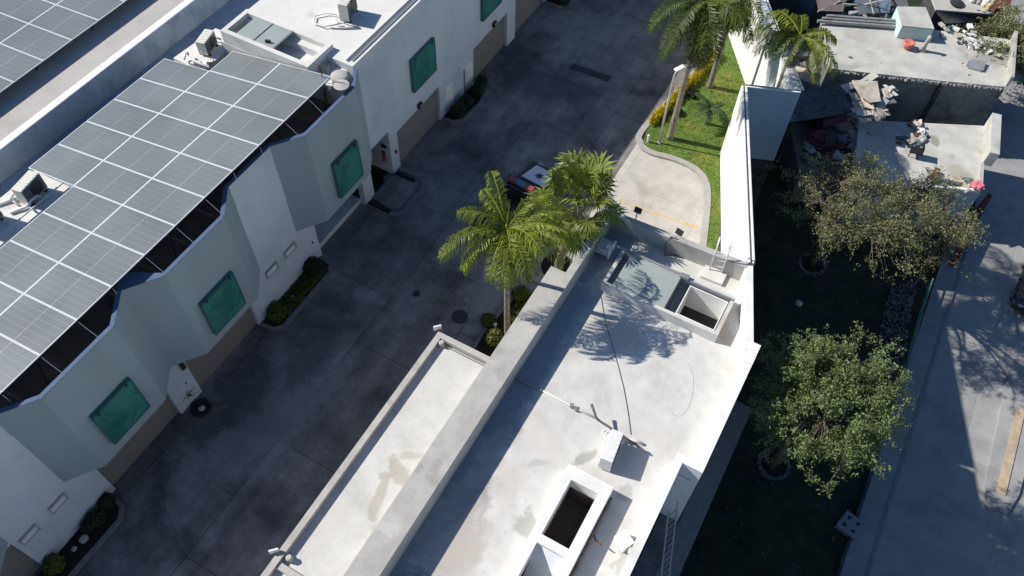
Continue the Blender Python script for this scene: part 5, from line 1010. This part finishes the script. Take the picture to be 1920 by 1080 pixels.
# lower lot and street furniture
def ring(p, r, label):
    t = thing('stone_ring', label, 'stone ring', p); mb = MB(); p = Vector(p)
    for k in range(16):
        a = k*2*math.pi/16; mb.rbox(p+Vector((r*math.cos(a),r*math.sin(a),0)), a+R(-.2,.2), R(.14,.26), R(.2,.3), R(.08,.2))
    mb.build('stones', 'ringstone', t, bevel=.03); MB().lathe(p, [(r*.85,.01),(r*.8,.06)], 18).build('soil', 'soil', t)
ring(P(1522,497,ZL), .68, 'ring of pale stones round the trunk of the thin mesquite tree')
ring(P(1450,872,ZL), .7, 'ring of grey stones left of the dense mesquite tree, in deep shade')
stone(P(1497,570,ZL), .2, 'single pale stone on the dark lot between the two mesquite trees')
sl = thing('concrete_cover', 'square grey concrete cover with four dark holes below the dense mesquite', 'concrete cover', P(1590,988,ZL))
c = P(1591,988,ZL); mb = MB().rbox(c, math.radians(-14), .95, .95, .35); mb.build('slab', 'lidgrey', sl, bevel=.03)
for i in (-1,1):
    for j in (-1,1): q = c+Matrix.Rotation(math.radians(-14),3,'Z') @ Vector((.22*i,.22*j,.352)); MB().lathe(q, [(.09,0),(.09,.006)], 14).build('hole', 'darkdoor', sl)
rb = MB(); poly = PP([(1668,545),(1722,520),(1700,620),(1692,700),(1640,705),(1650,610)], ZL)
k = 0
while k < 900:
    p = Vector((R(5.5,8.3), R(26.5,35.5), ZL))
    if not inside(p, poly): continue
    s = R(.05,.17); rb.rbox(p+Vector((0,0,R(-.02,.12))), R(0,3), s, s*R(.6,1), s*R(.4,.9)); k += 1
o = rb.build('rubble', 'rubble', fixn=False); o['kind'] = 'stuff'; o['label'] = 'grey rubble strip between the shaded lot and the green railing'
fc_ = thing('green_railing', 'long faded green metal railing along the pavement below the thin mesquite', 'railing', P(1715,640,ZL))
mb = MB(); pp_ = [P(1750,522,ZL+.9), P(1732,575,ZL+.9), P(1714,640,ZL+.9), P(1700,695,ZL+.9)]; mb.tube(pp_, .045, 7); mb.tube([p-Vector((0,0,.4)) for p in pp_], .03, 6); mb.build('rail', 'greenrail', fc_)
for i in range(8):
    q = pp_[0].lerp(pp_[3], i/7); MB().tube([(q.x,q.y,ZL), (q.x,q.y,ZL+.9)], .03, 6).build('post', 'greenrail', fc_)
med = PP([(1877,753),(1843,915),(1856,950),(1885,968),(1908,930),(1935,830),(1960,700),(1892,690)], ZL)
structure(MB().prism(med, ZL+.005, ZL+.15).build('median', 'street'))
structure(MB().path(PP([(1906,765),(1888,840),(1868,922)], ZL+.15), .4, ZL+.151, ZL+.20).build('median_kerb_stripe', 'ochre'))
